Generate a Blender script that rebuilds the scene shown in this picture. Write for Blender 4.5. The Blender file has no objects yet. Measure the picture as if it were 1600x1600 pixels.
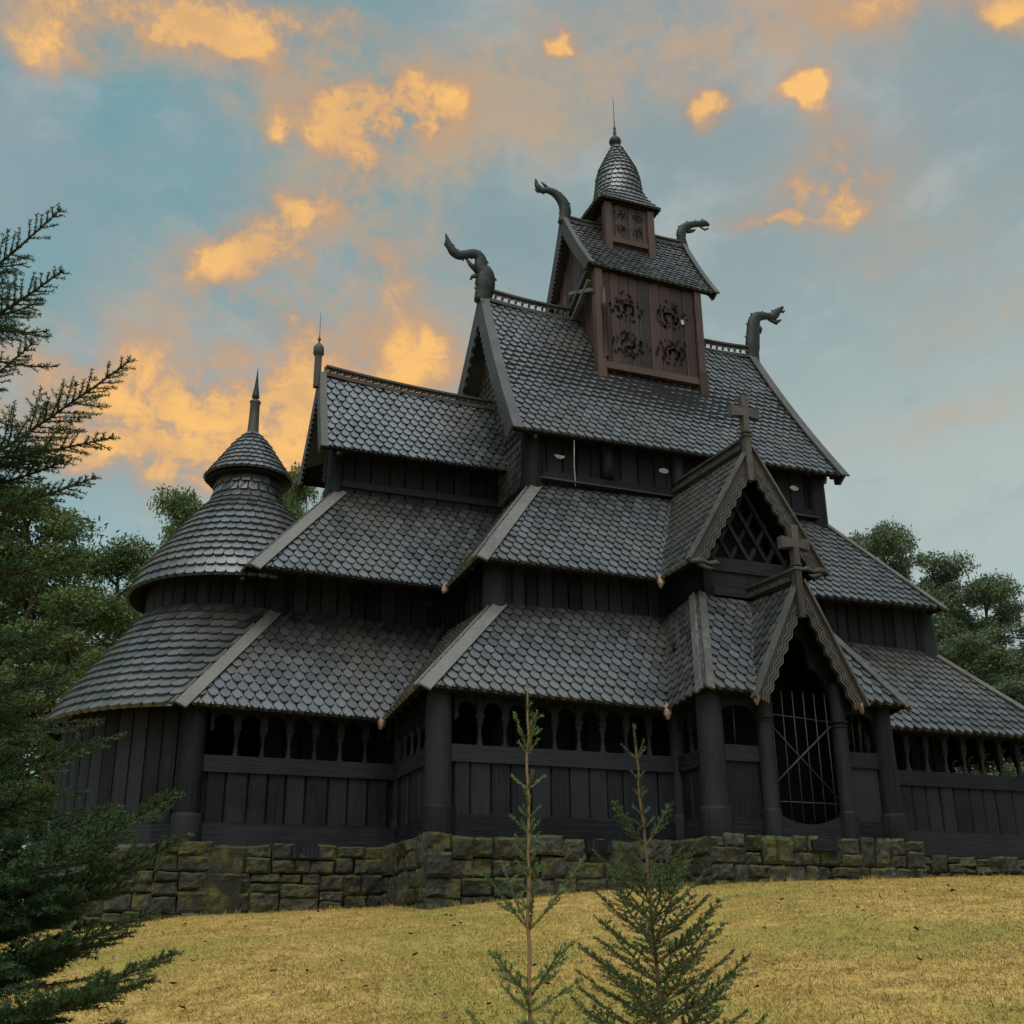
import bpy, math, random
import numpy as np
from mathutils import Vector, Matrix, noise
random.seed(7); RNG = np.random.default_rng(7)
PI = math.pi
sc = bpy.context.scene
C = sc.collection

# ------------------------------------------------------------------ camera
cam_d = bpy.data.cameras.new("camera"); cam = bpy.data.objects.new("camera", cam_d); C.objects.link(cam)
cam_d.sensor_width = 36; cam_d.sensor_fit = 'HORIZONTAL'; cam_d.lens = 36*1812.69/1600
cam_d.clip_start = 0.1; cam_d.clip_end = 3000
F = Vector((0.34316929, 0.8682356, 0.35833195)); R = Vector((0.93103062, -0.36486243, -0.00757555)); U = Vector((-0.1241645, -0.33621772, 0.93356351))
CAM = Vector((-14.13601, -26.52799, -2.15574))
cam.matrix_world = Matrix(((R.x, U.x, -F.x, CAM.x), (R.y, U.y, -F.y, CAM.y), (R.z, U.z, -F.z, CAM.z), (0, 0, 0, 1)))
sc.camera = cam

# ------------------------------------------------------------------ light
SUN_EL, SUN_AZ = math.radians(58), math.radians(205)      # azimuth from +Y clockwise
sun_d = bpy.data.lights.new("sun", 'SUN'); sun_d.energy = 1.15; sun_d.angle = math.radians(50); sun_d.color = (1.0, 0.95, 0.88)
sun = bpy.data.objects.new("sun", sun_d); C.objects.link(sun)
sdir = Vector((math.sin(SUN_AZ)*math.cos(SUN_EL), math.cos(SUN_AZ)*math.cos(SUN_EL), math.sin(SUN_EL)))
sun.rotation_euler = sdir.to_track_quat('Z', 'Y').to_euler(); sun.location = (0, 0, 40)
sc.view_settings.view_transform = 'Standard'; sc.view_settings.look = 'None'; sc.view_settings.gamma = 1.0
sc.view_settings.exposure = 0.80

# ------------------------------------------------------------------ world: evening sky with lit clouds
w = bpy.data.worlds.new("World"); sc.world = w; w.use_nodes = True
wt = w.node_tree; wt.nodes.clear()
class NT:
    def __init__(s, t): s.t = t
    def n(s, ty, ins=None, **kw):
        x = s.t.nodes.new(ty)
        for k, v in kw.items(): setattr(x, k, v)
        for k, v in (ins or {}).items():
            if isinstance(v, bpy.types.NodeSocket): s.t.links.new(v, x.inputs[k])
            else: x.inputs[k].default_value = v
        return x
    def m(s, op, a, b=0.0, c=0.0):
        return s.n('ShaderNodeMath', {0: a, 1: b, 2: c}, operation=op).outputs[0]
    def mix(s, f, a, b, blend='MIX'):
        x = s.n('ShaderNodeMix', data_type='RGBA', blend_type=blend)
        for k, v in ((0, f), (6, a), (7, b)):
            if isinstance(v, bpy.types.NodeSocket): s.t.links.new(v, x.inputs[k])
            else: x.inputs[k].default_value = v if k == 0 else (*v[:3], 1)
        return x.outputs[2]
    def ramp(s, f, stops):
        x = s.n('ShaderNodeValToRGB', {0: f}); e = x.color_ramp.elements
        while len(e) < len(stops): e.new(0.5)
        for k, (p, c) in enumerate(stops):
            e[k].position = p; e[k].color = (*c, 1) if not isinstance(c, (int, float)) else (c, c, c, 1)
        return x.outputs[0]
    def noise(s, vec, scale, detail=4, rough=0.55, **kw):
        return s.n('ShaderNodeTexNoise', {'Vector': vec, 'Scale': scale, 'Detail': detail, 'Roughness': rough}, **kw)
    def smooth(s, v, a, b, lo=0.0, hi=1.0):
        x = s.n('ShaderNodeMapRange', {0: v, 1: a, 2: b, 3: lo, 4: hi}, interpolation_type='SMOOTHSTEP'); return x.outputs[0]
W = NT(wt)
tc = W.n('ShaderNodeTexCoord').outputs['Generated']
sky = W.n('ShaderNodeTexSky', sky_type='NISHITA', sun_disc=False, sun_elevation=SUN_EL, sun_rotation=SUN_AZ, air_density=1.2, dust_density=2.0).outputs[0]
sky = W.n('ShaderNodeVectorMath', {0: sky, 1: (0.055, 0.05, 0.04)}, operation='MULTIPLY').outputs[0]
nw = W.noise(tc, 3.2, 5, 0.6).outputs['Color']
nw2 = W.noise(tc, 11.0, 4, 0.6).outputs['Color']
def warp(vec, nz, amt):
    a = W.n('ShaderNodeVectorMath', {0: nz, 1: (0.5, 0.5, 0.5)}, operation='SUBTRACT').outputs[0]
    return W.n('ShaderNodeVectorMath', {0: a, 1: (amt,)*3, 2: vec}, operation='MULTIPLY_ADD').outputs[0]
wv = warp(warp(tc, nw, 0.10), nw2, 0.05)
def azel(vec):
    s = W.n('ShaderNodeSeparateXYZ', {0: vec}).outputs
    return W.m('ARCTAN2', s[0], s[1]), W.m('ARCSINE', s[2])
AZ, EL = azel(wv); AZ0, EL0 = azel(tc)
def blob(a0, e0, ra, re, rot=0.0, amp=1.0, ca=1.0, A=AZ, E=EL):
    da = W.m('MULTIPLY', W.m('SUBTRACT', A, a0), math.cos(e0)); de = W.m('SUBTRACT', E, e0)
    c, s = math.cos(rot), math.sin(rot)
    x = W.m('ADD', W.m('MULTIPLY', da, c/ra), W.m('MULTIPLY', de, s/ra))
    y = W.m('ADD', W.m('MULTIPLY', da, -s/re), W.m('MULTIPLY', de, c/re))
    d = W.m('ADD', W.m('MULTIPLY', x, x), W.m('MULTIPLY', y, y))
    return W.m('MULTIPLY', W.m('POWER', 2.718, W.m('MULTIPLY', d, -1.0)), amp)
def total(vals):
    t = vals[0]
    for v in vals[1:]: t = W.m('ADD', t, v)
    return t
# base colour of the evening air: teal to the east, greyer to the west, pale near the horizon
base = W.mix(W.smooth(AZ0, -0.1, 0.55), (0.040, 0.225, 0.245), (0.165, 0.222, 0.214))
base = W.mix(W.smooth(EL0, 0.62, 0.15), base, (0.205, 0.290, 0.280))
base = W.mix(W.m('MULTIPLY', blob(0.95, 0.40, 0.5, 0.22, 0, 1, A=AZ0, E=EL0), 0.55), base, (0.26, 0.30, 0.265))
base = W.mix(W.m('MULTIPLY', blob(0.80, 0.36, 0.30, 0.11, 0.1, 1, A=AZ0, E=EL0), 0.7), base, (0.335, 0.36, 0.305))
greyn = W.noise(wv, 2.4, 5, 0.6).outputs['Fac']
base = W.mix(W.smooth(greyn, 0.40, 0.62, 0, 0.75), base, (0.20, 0.235, 0.235))
wisp = W.noise(W.n('ShaderNodeMapping', {0: wv, 3: (1.0, 1.0, 2.6)}).outputs[0], 5.5, 8, 0.62).outputs['Fac']
base = W.mix(W.smooth(wisp, 0.47, 0.72, 0, 0.65), base, (0.33, 0.345, 0.315))
base = W.mix(W.smooth(wisp, 0.48, 0.24, 0, 0.45), base, (0.115, 0.175, 0.195))
base = W.n('ShaderNodeVectorMath', {0: base, 1: sky}, operation='ADD').outputs[0]
# brilliant orange clouds, then dimmer pinkish veils
hot = total([blob(0.10, 0.450, 0.150, 0.050, 0.12, 1.35), blob(0.085, 0.395, 0.10, 0.022, 0.05, 1.1), blob(0.178, 0.455, 0.025, 0.04, 0.0, 0.8),
    blob(0.225, 0.675, 0.060, 0.020, 0.15, 1.5), blob(0.270, 0.690, 0.038, 0.018, 0.3, 1.4), blob(0.235, 0.650, 0.018, 0.02, 0.3, 0.9),
    blob(0.150, 0.590, 0.065, 0.022, 0.50, 1.25), blob(0.125, 0.565, 0.05, 0.02, 0.3, 1.0), blob(0.250, 0.560, 0.022, 0.035, -0.5, 0.85), blob(0.288, 0.512, 0.036, 0.026, 0.2, 1.1), blob(0.165, 0.525, 0.02, 0.02, 0, 0.8),
    blob(0.0, 0.728, 0.12, 0.020, -0.15, 1.15), blob(0.075, 0.718, 0.045, 0.016, -0.3, 1.1), blob(0.17, 0.735, 0.07, 0.014, 0, 0.75), blob(-0.10, 0.70, 0.05, 0.02, 0, 0.9),
    blob(0.428, 0.741, 0.013, 0.010, 0.3, 1.3), blob(0.438, 0.748, 0.008, 0.010, 0.9, 1.0), blob(0.563, 0.686, 0.011, 0.016, 0.5, 1.2), blob(0.574, 0.695, 0.012, 0.008, -0.3, 1.1), blob(0.664, 0.683, 0.020, 0.009, -0.3, 1.2), blob(0.688, 0.674, 0.018, 0.013, 0.1, 1.15), blob(0.690, 0.615, 0.040, 0.026, 0.2, 1.7), blob(0.640, 0.594, 0.035, 0.007, 0.0, 1.2),
    blob(0.80, 0.728, 0.13, 0.022, 0, 0.85), blob(0.885, 0.70, 0.03, 0.014, 0, 1.4), blob(0.140, 0.655, 0.012, 0.009, 0, 1.3)])
veil = total([blob(0.05, 0.71, 0.24, 0.035, -0.15, 1.1), blob(0.68, 0.745, 0.20, 0.05, 0.0, 1.5), blob(0.25, 0.675, 0.10, 0.05, 0.3, 0.8), blob(0.15, 0.58, 0.13, 0.045, 0.5, 0.8), blob(0.26, 0.52, 0.09, 0.08, 0.4, 0.8),
    blob(0.08, 0.44, 0.24, 0.08, 0.1, 0.9), blob(0.69, 0.62, 0.09, 0.04, 0.1, 0.8), blob(0.86, 0.50, 0.16, 0.03, 0.1, 0.55), blob(0.78, 0.56, 0.10, 0.03, 0.1, 0.5), blob(0.80, 0.42, 0.14, 0.02, 0.05, 0.5), blob(0.38, 0.68, 0.08, 0.03, 0.2, 0.6)])
# the rest of the sky, outside the picture, carries clouds of the same kind
far = W.m('MULTIPLY', W.smooth(greyn, 0.54, 0.72, 0, 0.9), W.smooth(W.m('ABSOLUTE', W.m('SUBTRACT', AZ0, 0.38)), 0.62, 0.95))
hot = W.m('ADD', hot, far)
st = W.n('ShaderNodeMapping', {0: wv, 2: (0.0, 0.25, 0.0), 3: (1.0, 1.0, 1.7)}).outputs[0]
d1 = W.noise(st, 8.0, 9, 0.66).outputs['Fac']; d2 = W.noise(warp(tc, nw2, 0.03), 30.0, 8, 0.68).outputs['Fac']
tex = W.m('ADD', W.m('MULTIPLY', d1, 0.80), W.m('MULTIPLY', d2, 0.62))
H = W.m('MULTIPLY', hot, W.m('SUBTRACT', W.m('MULTIPLY', tex, 4.0), 1.92))
hotf = W.smooth(H, -0.05, 1.35)
VV = W.m('MULTIPLY', veil, W.m('SUBTRACT', W.m('MULTIPLY', tex, 4.2), 1.95))
veilf = W.smooth(VV, 0.05, 1.5, 0, 0.75)
col = W.mix(veilf, base, (0.50, 0.35, 0.225))
shade = W.smooth(d1, 0.36, 0.62)
hotc = W.mix(W.smooth(H, 0.35, 1.35), (0.52, 0.255, 0.125), (1.08, 0.60, 0.160))
hotc = W.mix(W.m('MULTIPLY', shade, 0.35), W.mix(0.45, hotc, (0.50, 0.28, 0.16)), hotc)
hotc = W.mix(shade, W.mix(0.40, hotc, (0.42, 0.27, 0.18)), hotc)
col = W.mix(W.m('MULTIPLY', hotf, 0.92), col, hotc)
# cool glow added overhead, out of view, to brighten the roofs and their sheen
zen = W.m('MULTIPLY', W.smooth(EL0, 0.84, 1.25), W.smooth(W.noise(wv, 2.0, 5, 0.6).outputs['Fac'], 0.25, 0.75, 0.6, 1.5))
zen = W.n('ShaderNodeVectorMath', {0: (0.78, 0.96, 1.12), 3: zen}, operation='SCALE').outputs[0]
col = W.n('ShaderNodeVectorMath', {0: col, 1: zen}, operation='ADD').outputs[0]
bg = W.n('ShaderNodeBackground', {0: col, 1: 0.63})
out = W.n('ShaderNodeOutputWorld', {0: bg.outputs[0]})

# ------------------------------------------------------------------ materials
def mat(name):
    m = bpy.data.materials.new(name); m.use_nodes = True
    t = NT(m.node_tree); b = m.node_tree.nodes['Principled BSDF']
    return m, t, b
def setp(t, b, col=None, rough=None, bump=None, dist=0.02, spec=None, strength=0.5):
    if col is not None:
        if isinstance(col, bpy.types.NodeSocket): t.t.links.new(col, b.inputs['Base Color'])
        else: b.inputs['Base Color'].default_value = (*col, 1)
    if rough is not None:
        if isinstance(rough, bpy.types.NodeSocket): t.t.links.new(rough, b.inputs['Roughness'])
        else: b.inputs['Roughness'].default_value = rough
    if spec is not None: b.inputs['Specular IOR Level'].default_value = spec
    if bump is not None:
        bn = t.n('ShaderNodeBump', {'Height': bump, 'Distance': dist, 'Strength': strength})
        t.t.links.new(bn.outputs[0], b.inputs['Normal'])
def wood(name, c1, c2, scale=(9, 9, 0.7), rough=0.6, bump=0.015, spec=0.35):
    m, t, b = mat(name); o = t.n('ShaderNodeTexCoord').outputs['Object']
    mp = t.n('ShaderNodeMapping', {0: o, 3: scale}).outputs[0]
    g = t.noise(mp, 2.5, 6, 0.65).outputs['Fac']; bigs = t.noise(o, 0.9, 4, 0.6).outputs['Fac']
    rnd = t.n('ShaderNodeAttribute', attribute_name='rnd').outputs['Fac']
    f = t.m('ADD', t.m('MULTIPLY', g, 0.6), t.m('ADD', t.m('MULTIPLY', bigs, 0.45), t.m('MULTIPLY', rnd, 0.3)))
    c = t.mix(t.smooth(f, 0.40, 0.90), c1, c2)
    crack = t.noise(mp, 5.5, 3, 0.5).outputs['Fac']; c = t.mix(t.smooth(crack, 0.66, 0.74, 0, 0.8), c, tuple(x*0.35 for x in c1))
    setp(t, b, c, t.smooth(g, 0.3, 0.7, rough-0.12, rough+0.12), g, bump, spec); return m
M = {}
M['tar'] = wood('tarred_wood', (0.0028, 0.0032, 0.0045), (0.0195, 0.0215, 0.0285), bump=0.03, spec=0.16)
M['tar_h'] = wood('tarred_beam', (0.0035, 0.004, 0.0055), (0.021, 0.0235, 0.031), (0.7, 0.7, 9), bump=0.03, spec=0.16)
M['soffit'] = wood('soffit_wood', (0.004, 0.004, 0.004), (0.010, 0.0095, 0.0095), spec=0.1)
M['grey'] = wood('weathered_board', (0.035, 0.034, 0.032), (0.145, 0.140, 0.128), (4, 4, 4), 0.65, 0.01)
M['barge'] = wood('carved_board', (0.020, 0.019, 0.018), (0.066, 0.061, 0.055), (3, 3, 3), 0.6, 0.01)
M['trim'] = wood('dark_trim_board', (0.020, 0.020, 0.019), (0.095, 0.092, 0.085), (4, 4, 4), 0.6, 0.01)
M['brown'] = wood('brown_panel', (0.007, 0.005, 0.005), (0.052, 0.027, 0.022), (12, 12, 0.5), 0.6, 0.01)
M['brownpost'] = wood('brown_post', (0.015, 0.010, 0.009), (0.075, 0.046, 0.038), (8, 8, 0.6), 0.6, 0.01)
M['cross'] = wood('cross_wood', (0.022, 0.019, 0.018), (0.085, 0.072, 0.066), (5, 5, 2), 0.6, 0.01)
def shingle_mat():
    m, t, b = mat('wood_shingles'); o = t.n('ShaderNodeTexCoord').outputs['Object']
    rnd = t.n('ShaderNodeAttribute', attribute_name='rnd').outputs['Fac']
    big = t.noise(o, 0.55, 4, 0.6).outputs['Fac']; fine = t.noise(o, 22, 4, 0.6).outputs['Fac']
    c = t.mix(rnd, (0.010, 0.0110, 0.013), (0.068, 0.071, 0.075))
    c = t.mix(t.smooth(big, 0.44, 0.68, 0, 0.6), c, (0.074, 0.061, 0.045))
    c = t.mix(t.smooth(t.noise(o, 1.7, 5, 0.6).outputs['Fac'], 0.58, 0.74, 0, 0.5), c, (0.050, 0.058, 0.036))
    c = t.mix(t.smooth(fine, 0.45, 0.70, 0, 0.7), c, (0.012, 0.012, 0.012))
    setp(t, b, c, t.smooth(fine, 0.3, 0.7, 0.34, 0.50), fine, 0.012, 1.0); b.inputs['IOR'].default_value = 1.6; t.t.links.new(t.mix(1.0, (.9, .97, 1), (.9, .97, 1)), b.inputs['Specular Tint']); return m
M['shingle'] = shingle_mat()
def flat(name, c, rough=0.6, metal=0.0, spec=0.5):
    m, t, b = mat(name); o = t.n('ShaderNodeTexCoord').outputs['Object']
    n = t.noise(o, 14, 5, 0.6).outputs['Fac']
    cc = t.mix(t.smooth(n, 0.3, 0.7), tuple(x*0.6 for x in c), tuple(min(1, x*1.3) for x in c))
    setp(t, b, cc, rough, n, 0.01, spec); b.inputs['Metallic'].default_value = metal; return m
M['iron'] = flat('old_iron', (0.028, 0.028, 0.031), 0.6, 0.2)
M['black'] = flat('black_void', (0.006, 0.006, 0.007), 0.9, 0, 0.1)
M['dragon'] = flat('patinated_carving', (0.014, 0.021, 0.019), 0.6, 0.0, 0.3)
M['pale'] = flat('painted_sky_glass', (0.42, 0.47, 0.47), 0.3)  # opaque pale colour paints the sky's brightness in windows and peephole
M['wire'] = flat('pale_wire', (0.5, 0.5, 0.48), 0.5)
def copper():
    m, t, b = mat('worn_copper'); o = t.n('ShaderNodeTexCoord').outputs['Object']
    n = t.noise(o, 16, 5, 0.7).outputs['Fac']
    c = t.ramp(n, [(0.35, (0.10, 0.085, 0.06)), (0.5, (0.20, 0.105, 0.07)), (0.66, (0.50, 0.33, 0.26)), (0.75, (0.22, 0.20, 0.13))])
    setp(t, b, c, 0.45, n, 0.02); b.inputs['Metallic'].default_value = 0.25; return m
M['copper'] = copper()
def stone():
    m, t, b = mat('mossy_stone'); o = t.n('ShaderNodeTexCoord').outputs['Object']
    rnd = t.n('ShaderNodeAttribute', attribute_name='rnd').outputs['Fac']
    n1 = t.noise(o, 2.2, 6, 0.65).outputs['Fac']; n2 = t.noise(o, 9, 7, 0.72).outputs['Fac']; n3 = t.noise(o, 38, 4, 0.7).outputs['Fac']
    c = t.mix(rnd, (0.022, 0.023, 0.020), (0.092, 0.088, 0.070))
    c = t.mix(t.smooth(n2, 0.38, 0.66), (0.026, 0.025, 0.020), c)
    mossf = t.m('MULTIPLY', t.smooth(n1, 0.47, 0.66), t.smooth(n3, 0.35, 0.6, 0.5, 1.0))
    c = t.mix(t.m('MULTIPLY', mossf, 0.72), c, (0.115, 0.118, 0.030))
    up = t.n('ShaderNodeSeparateXYZ', {0: t.n('ShaderNodeNewGeometry').outputs['True Normal']}).outputs[2]
    c = t.mix(t.smooth(up, 0.35, 0.9, 0, 0.8), c, (0.070, 0.082, 0.020))
    h = t.m('ADD', t.m('MULTIPLY', n2, 0.75), t.m('MULTIPLY', n3, 0.25))
    setp(t, b, c, 0.85, h, 0.06, 0.25, 0.9); return m
M['stone'] = stone()
def grasscol(t, o):
    n1 = t.noise(o, 0.35, 5, 0.65).outputs['Fac']; n2 = t.noise(o, 2.6, 6, 0.7).outputs['Fac']; n3 = t.noise(o, 17, 4, 0.7).outputs['Fac']
    c = t.mix(t.smooth(n2, 0.30, 0.68), (0.29, 0.195, 0.052), (0.64, 0.435, 0.140))
    gf = t.smooth(t.m('ADD', t.m('MULTIPLY', n1, 0.75), t.m('MULTIPLY', n2, 0.35)), 0.50, 0.70, 0, 0.62)
    c = t.mix(gf, c, (0.21, 0.225, 0.040))
    return t.mix(t.smooth(n3, 0.56, 0.34, 0, 0.60), c, (0.115, 0.090, 0.032)), n2, n3
def ground_mat():
    m, t, b = mat('dry_lawn'); o = t.n('ShaderNodeTexCoord').outputs['Object']
    c, n2, n3 = grasscol(t, o)
    setp(t, b, c, 0.9, t.m('ADD', t.m('MULTIPLY', n2, 0.5), t.m('MULTIPLY', n3, 0.5)), 0.10, 0.1, 1.0); return m
M['ground'] = ground_mat()
def blade_mat():
    m, t, b = mat('grass_blades'); o = t.n('ShaderNodeTexCoord').outputs['Object']
    c, n2, n3 = grasscol(t, o)
    r = t.n('ShaderNodeAttribute', attribute_name='rnd').outputs['Fac']
    c = t.mix(t.smooth(r, 0.6, 1.0, 0, 0.6), c, (0.62, 0.49, 0.20))
    c = t.mix(t.smooth(r, 0.25, 0.0, 0, 0.6), c, (0.115, 0.115, 0.022))
    setp(t, b, c, 0.8, spec=0.1); return m
M['blade'] = blade_mat()
def leafmat(name, c1, c2, c3, tr=0.25, rough=0.55):
    m, t, b = mat(name); o = t.n('ShaderNodeTexCoord').outputs['Object']
    r = t.n('ShaderNodeAttribute', attribute_name='rnd').outputs['Fac']
    n = t.noise(o, 1.1, 4, 0.6).outputs['Fac']
    c = t.mix(r, c1, c2); c = t.mix(t.smooth(n, 0.45, 0.7, 0, 0.7), c, c3)
    setp(t, b, c, rough, spec=0.3)
    tn = t.n('ShaderNodeBsdfTranslucent', {0: c}); mx = t.n('ShaderNodeMixShader', {0: tr, 1: b.outputs[0], 2: tn.outputs[0]})
    t.t.links.new(mx.outputs[0], t.t.nodes['Material Output'].inputs[0]); return m
M['needle'] = leafmat('spruce_needles', (0.018, 0.050, 0.022), (0.066, 0.130, 0.048), (0.045, 0.085, 0.028))
M['needle_y'] = leafmat('young_needles', (0.030, 0.100, 0.035), (0.130, 0.235, 0.085), (0.090, 0.165, 0.040))
M['needle_d'] = leafmat('young_dark_needles', (0.014, 0.060, 0.024), (0.062, 0.140, 0.050), (0.070, 0.125, 0.034))
M['leaf'] = leafmat('pine_foliage', (0.030, 0.066, 0.022), (0.125, 0.175, 0.050), (0.150, 0.155, 0.045), 0.2)
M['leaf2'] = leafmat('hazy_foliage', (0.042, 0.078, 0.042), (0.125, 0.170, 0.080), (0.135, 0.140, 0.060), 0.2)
M['bark'] = wood('bark', (0.020, 0.015, 0.011), (0.085, 0.062, 0.045), (5, 5, 1.2), 0.85, 0.04, 0.2)
M['bark_y'] = wood('young_bark', (0.085, 0.058, 0.028), (0.24, 0.15, 0.075), (40, 40, 8), 0.7, 0.003, 0.2)
M['litter'] = flat('fallen_leaves', (0.10, 0.055, 0.030), 0.8)

# ------------------------------------------------------------------ mesh helpers
def V(*a): return np.array(a[0] if len(a) == 1 else a, float)
def nrm(v): return v/ (np.linalg.norm(v)+1e-12)
class MB:
    def __init__(s): s.v = []; s.f = []; s.r = []; s.sm = []
    def add(s, vs, fs, rnd=None, smooth=False):
        b = len(s.v); s.v.extend([tuple(map(float, p)) for p in vs]); r = random.random() if rnd is None else rnd
        for f in fs: s.f.append(tuple(i+b for i in f)); s.r.append(r); s.sm.append(smooth)
    def obox(s, c, ax, ay, az, rnd=None):      # centre and three half-axis vectors
        c, ax, ay, az = map(V, (c, ax, ay, az))
        vs = [c+i*ax+j*ay+k*az for k in (-1, 1) for j in (-1, 1) for i in (-1, 1)]
        s.add(vs, [(0, 2, 3, 1), (4, 5, 7, 6), (0, 1, 5, 4), (2, 6, 7, 3), (0, 4, 6, 2), (1, 3, 7, 5)], rnd)
    def box(s, x0, x1, y0, y1, z0, z1, rnd=None):
        s.obox(((x0+x1)/2, (y0+y1)/2, (z0+z1)/2), ((x1-x0)/2, 0, 0), (0, (y1-y0)/2, 0), (0, 0, (z1-z0)/2), rnd)
    def bar(s, p0, p1, wd, th, up=(0, 0, 1), rnd=None):   # wd across, th along up
        p0, p1 = V(p0), V(p1); d = p1-p0; L = np.linalg.norm(d); d = d/L
        side = nrm(np.cross(d, V(up))); upp = np.cross(side, d)
        s.obox((p0+p1)/2, d*L/2, side*wd/2, upp*th/2, rnd)
    def lathe(s, c, prof, n=16, rnd=None, a0=0, a1=2*PI, sq=None, caps=True, smooth=True, sx=1, sy=1):
        full = abs(a1-a0) > 6.28; m = n if full else n+1; vs = []
        for (r, z) in prof:
            for k in range(m):
                a = a0+(a1-a0)*k/n
                vs.append((c[0]+sx*r*math.cos(a), c[1]+sy*r*math.sin(a), c[2]+z))
        fs = []
        for i in range(len(prof)-1):
            for k in range(n):
                k2 = (k+1) % m; fs.append((i*m+k, i*m+k2, (i+1)*m+k2, (i+1)*m+k))
        s.add(vs, fs, rnd, smooth)
        if full and caps:
            s.add([vs[i] for i in range(m)], [tuple(range(m-1, -1, -1))], rnd)
            s.add([vs[(len(prof)-1)*m+i] for i in range(m)], [tuple(range(m))], rnd)
    def tube(s, pts, rad, n=6, rnd=None, flat=1.0, fdir=None):
        pts = [V(p) for p in pts]; vs = []; prev = V(0.3, 0.5, 0.8)
        for i, p in enumerate(pts):
            d = nrm(pts[min(i+1, len(pts)-1)]-pts[max(i-1, 0)])
            if fdir is not None: b = nrm(V(fdir)); a = nrm(np.cross(b, d))
            else:
                a = nrm(prev-d*np.dot(prev, d)); prev = a; b = np.cross(d, a)
            r = rad[i] if hasattr(rad, '__len__') else rad
            for k in range(n):
                t = 2*PI*k/n; vs.append(p+a*r*math.cos(t)+b*r*flat*math.sin(t))
        fs = [(i*n+k, i*n+(k+1) % n, (i+1)*n+(k+1) % n, (i+1)*n+k) for i in range(len(pts)-1) for k in range(n)]
        fs += [tuple(range(n-1, -1, -1)), tuple((len(pts)-1)*n+k for k in range(n))]
        s.add(vs, fs, rnd, n > 5)
    def poly(s, outline, y0, y1, to3, rnd=None):   # prism of a 2-D outline, to3(u, v, depth)
        n = len(outline)
        vs = [to3(u, v, y0) for u, v in outline]+[to3(u, v, y1) for u, v in outline]
        fs = [tuple(range(n)), tuple(range(2*n-1, n-1, -1))]+[(i, i+n, (i+1) % n+n, (i+1) % n) for i in range(n)]
        s.add(vs, fs, rnd)
def link(name, me, m, parent=None):
    o = bpy.data.objects.new(name, me); C.objects.link(o)
    if m: me.materials.append(m)
    if parent: o.parent = parent; o.matrix_parent_inverse = Matrix.Identity(4)
    return o
def fattr(me, r):
    a = me.attributes.new('rnd', 'FLOAT', 'FACE'); a.data.foreach_set('value', np.asarray(r, np.float32))
def obj(name, mb, m, parent=None, label=None):
    me = bpy.data.meshes.new(name); me.from_pydata(mb.v, [], mb.f); fattr(me, mb.r)
    me.polygons.foreach_set('use_smooth', mb.sm); me.update()
    o = link(name, me, m, parent)
    if label: o['label'] = label
    return o
def npmesh(name, v, k, rnd):       # v: (n*k,3) faces of k verts each
    n = len(v)//k; me = bpy.data.meshes.new(name)
    me.vertices.add(n*k); me.vertices.foreach_set('co', np.asarray(v, np.float32).ravel())
    me.loops.add(n*k); me.loops.foreach_set('vertex_index', np.arange(n*k, dtype=np.int32))
    me.polygons.add(n); me.polygons.foreach_set('loop_start', np.arange(0, n*k, k, dtype=np.int32))
    me.update(calc_edges=True); fattr(me, rnd); return me
def thing(name, label, cat, loc=(0, 0, 0), group=None, kind=None):
    o = bpy.data.objects.new(name, None); C.objects.link(o); o.location = loc; return tag(o, label, cat, group, kind)
def tag(o, label=None, cat=None, group=None, kind=None):
    for k, v in (('label', label), ('category', cat), ('group', group), ('kind', kind)):
        if v: o[k] = v
    return o

# ------------------------------------------------------------------ ground
bx_ = [-60, -20, -13, -11.3, -7.5, -4.7, -1.4, 2.3, 5.9, 12, 60]; bz_ = [-2.2, -1.7, -1.50, -1.40, -1.25, -1.04, -0.90, -0.76, -0.60, -0.42, 0.2]
fx_ = [-40, -14.5, -13, -11.6, -7.6, -4.7, -2.5, 2.3, 6, 20]; fy_ = [0, 0, -1.4, -3.2, -4.6, -6.0, -7.4, -7.4, -6.1, -6.1]
def gz(x, y):
    s = np.maximum(0, np.interp(x, fx_, fy_)-y); h = s+1.0*(1-np.exp(-s))*0
    n = 0.05*np.sin(x*0.9+y*0.37)*np.sin(y*0.61-x*0.23)*np.minimum(1, s/3)
    return np.interp(x, bx_, bz_)-0.078*h-0.0008*h*h*(h < 60)-(h >= 60)*2.9+n
def ground():
    xs = np.unique(np.concatenate([np.linspace(-26, 24, 130), np.linspace(-26, -240, 14), np.linspace(24, 240, 14)]))
    ys = np.unique(np.concatenate([np.linspace(-30, 12, 120), np.linspace(-30, -85, 12), np.linspace(12, 240, 16)]))
    X, Y = np.meshgrid(xs, ys); Z = gz(X, Y); nx, ny = len(xs), len(ys)
    me = bpy.data.meshes.new('ground'); vs = np.stack([X, Y, Z], -1).reshape(-1, 3)
    fs = [(j*nx+i, j*nx+i+1, (j+1)*nx+i+1, (j+1)*nx+i) for j in range(ny-1) for i in range(nx-1)]
    me.from_pydata(vs.tolist(), [], fs); me.polygons.foreach_set('use_smooth', [True]*len(fs))
    tag(link('ground', me, M['ground']), 'dry yellow lawn rising as a low mound up to the stone wall', 'ground', kind='structure')
ground()
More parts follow.
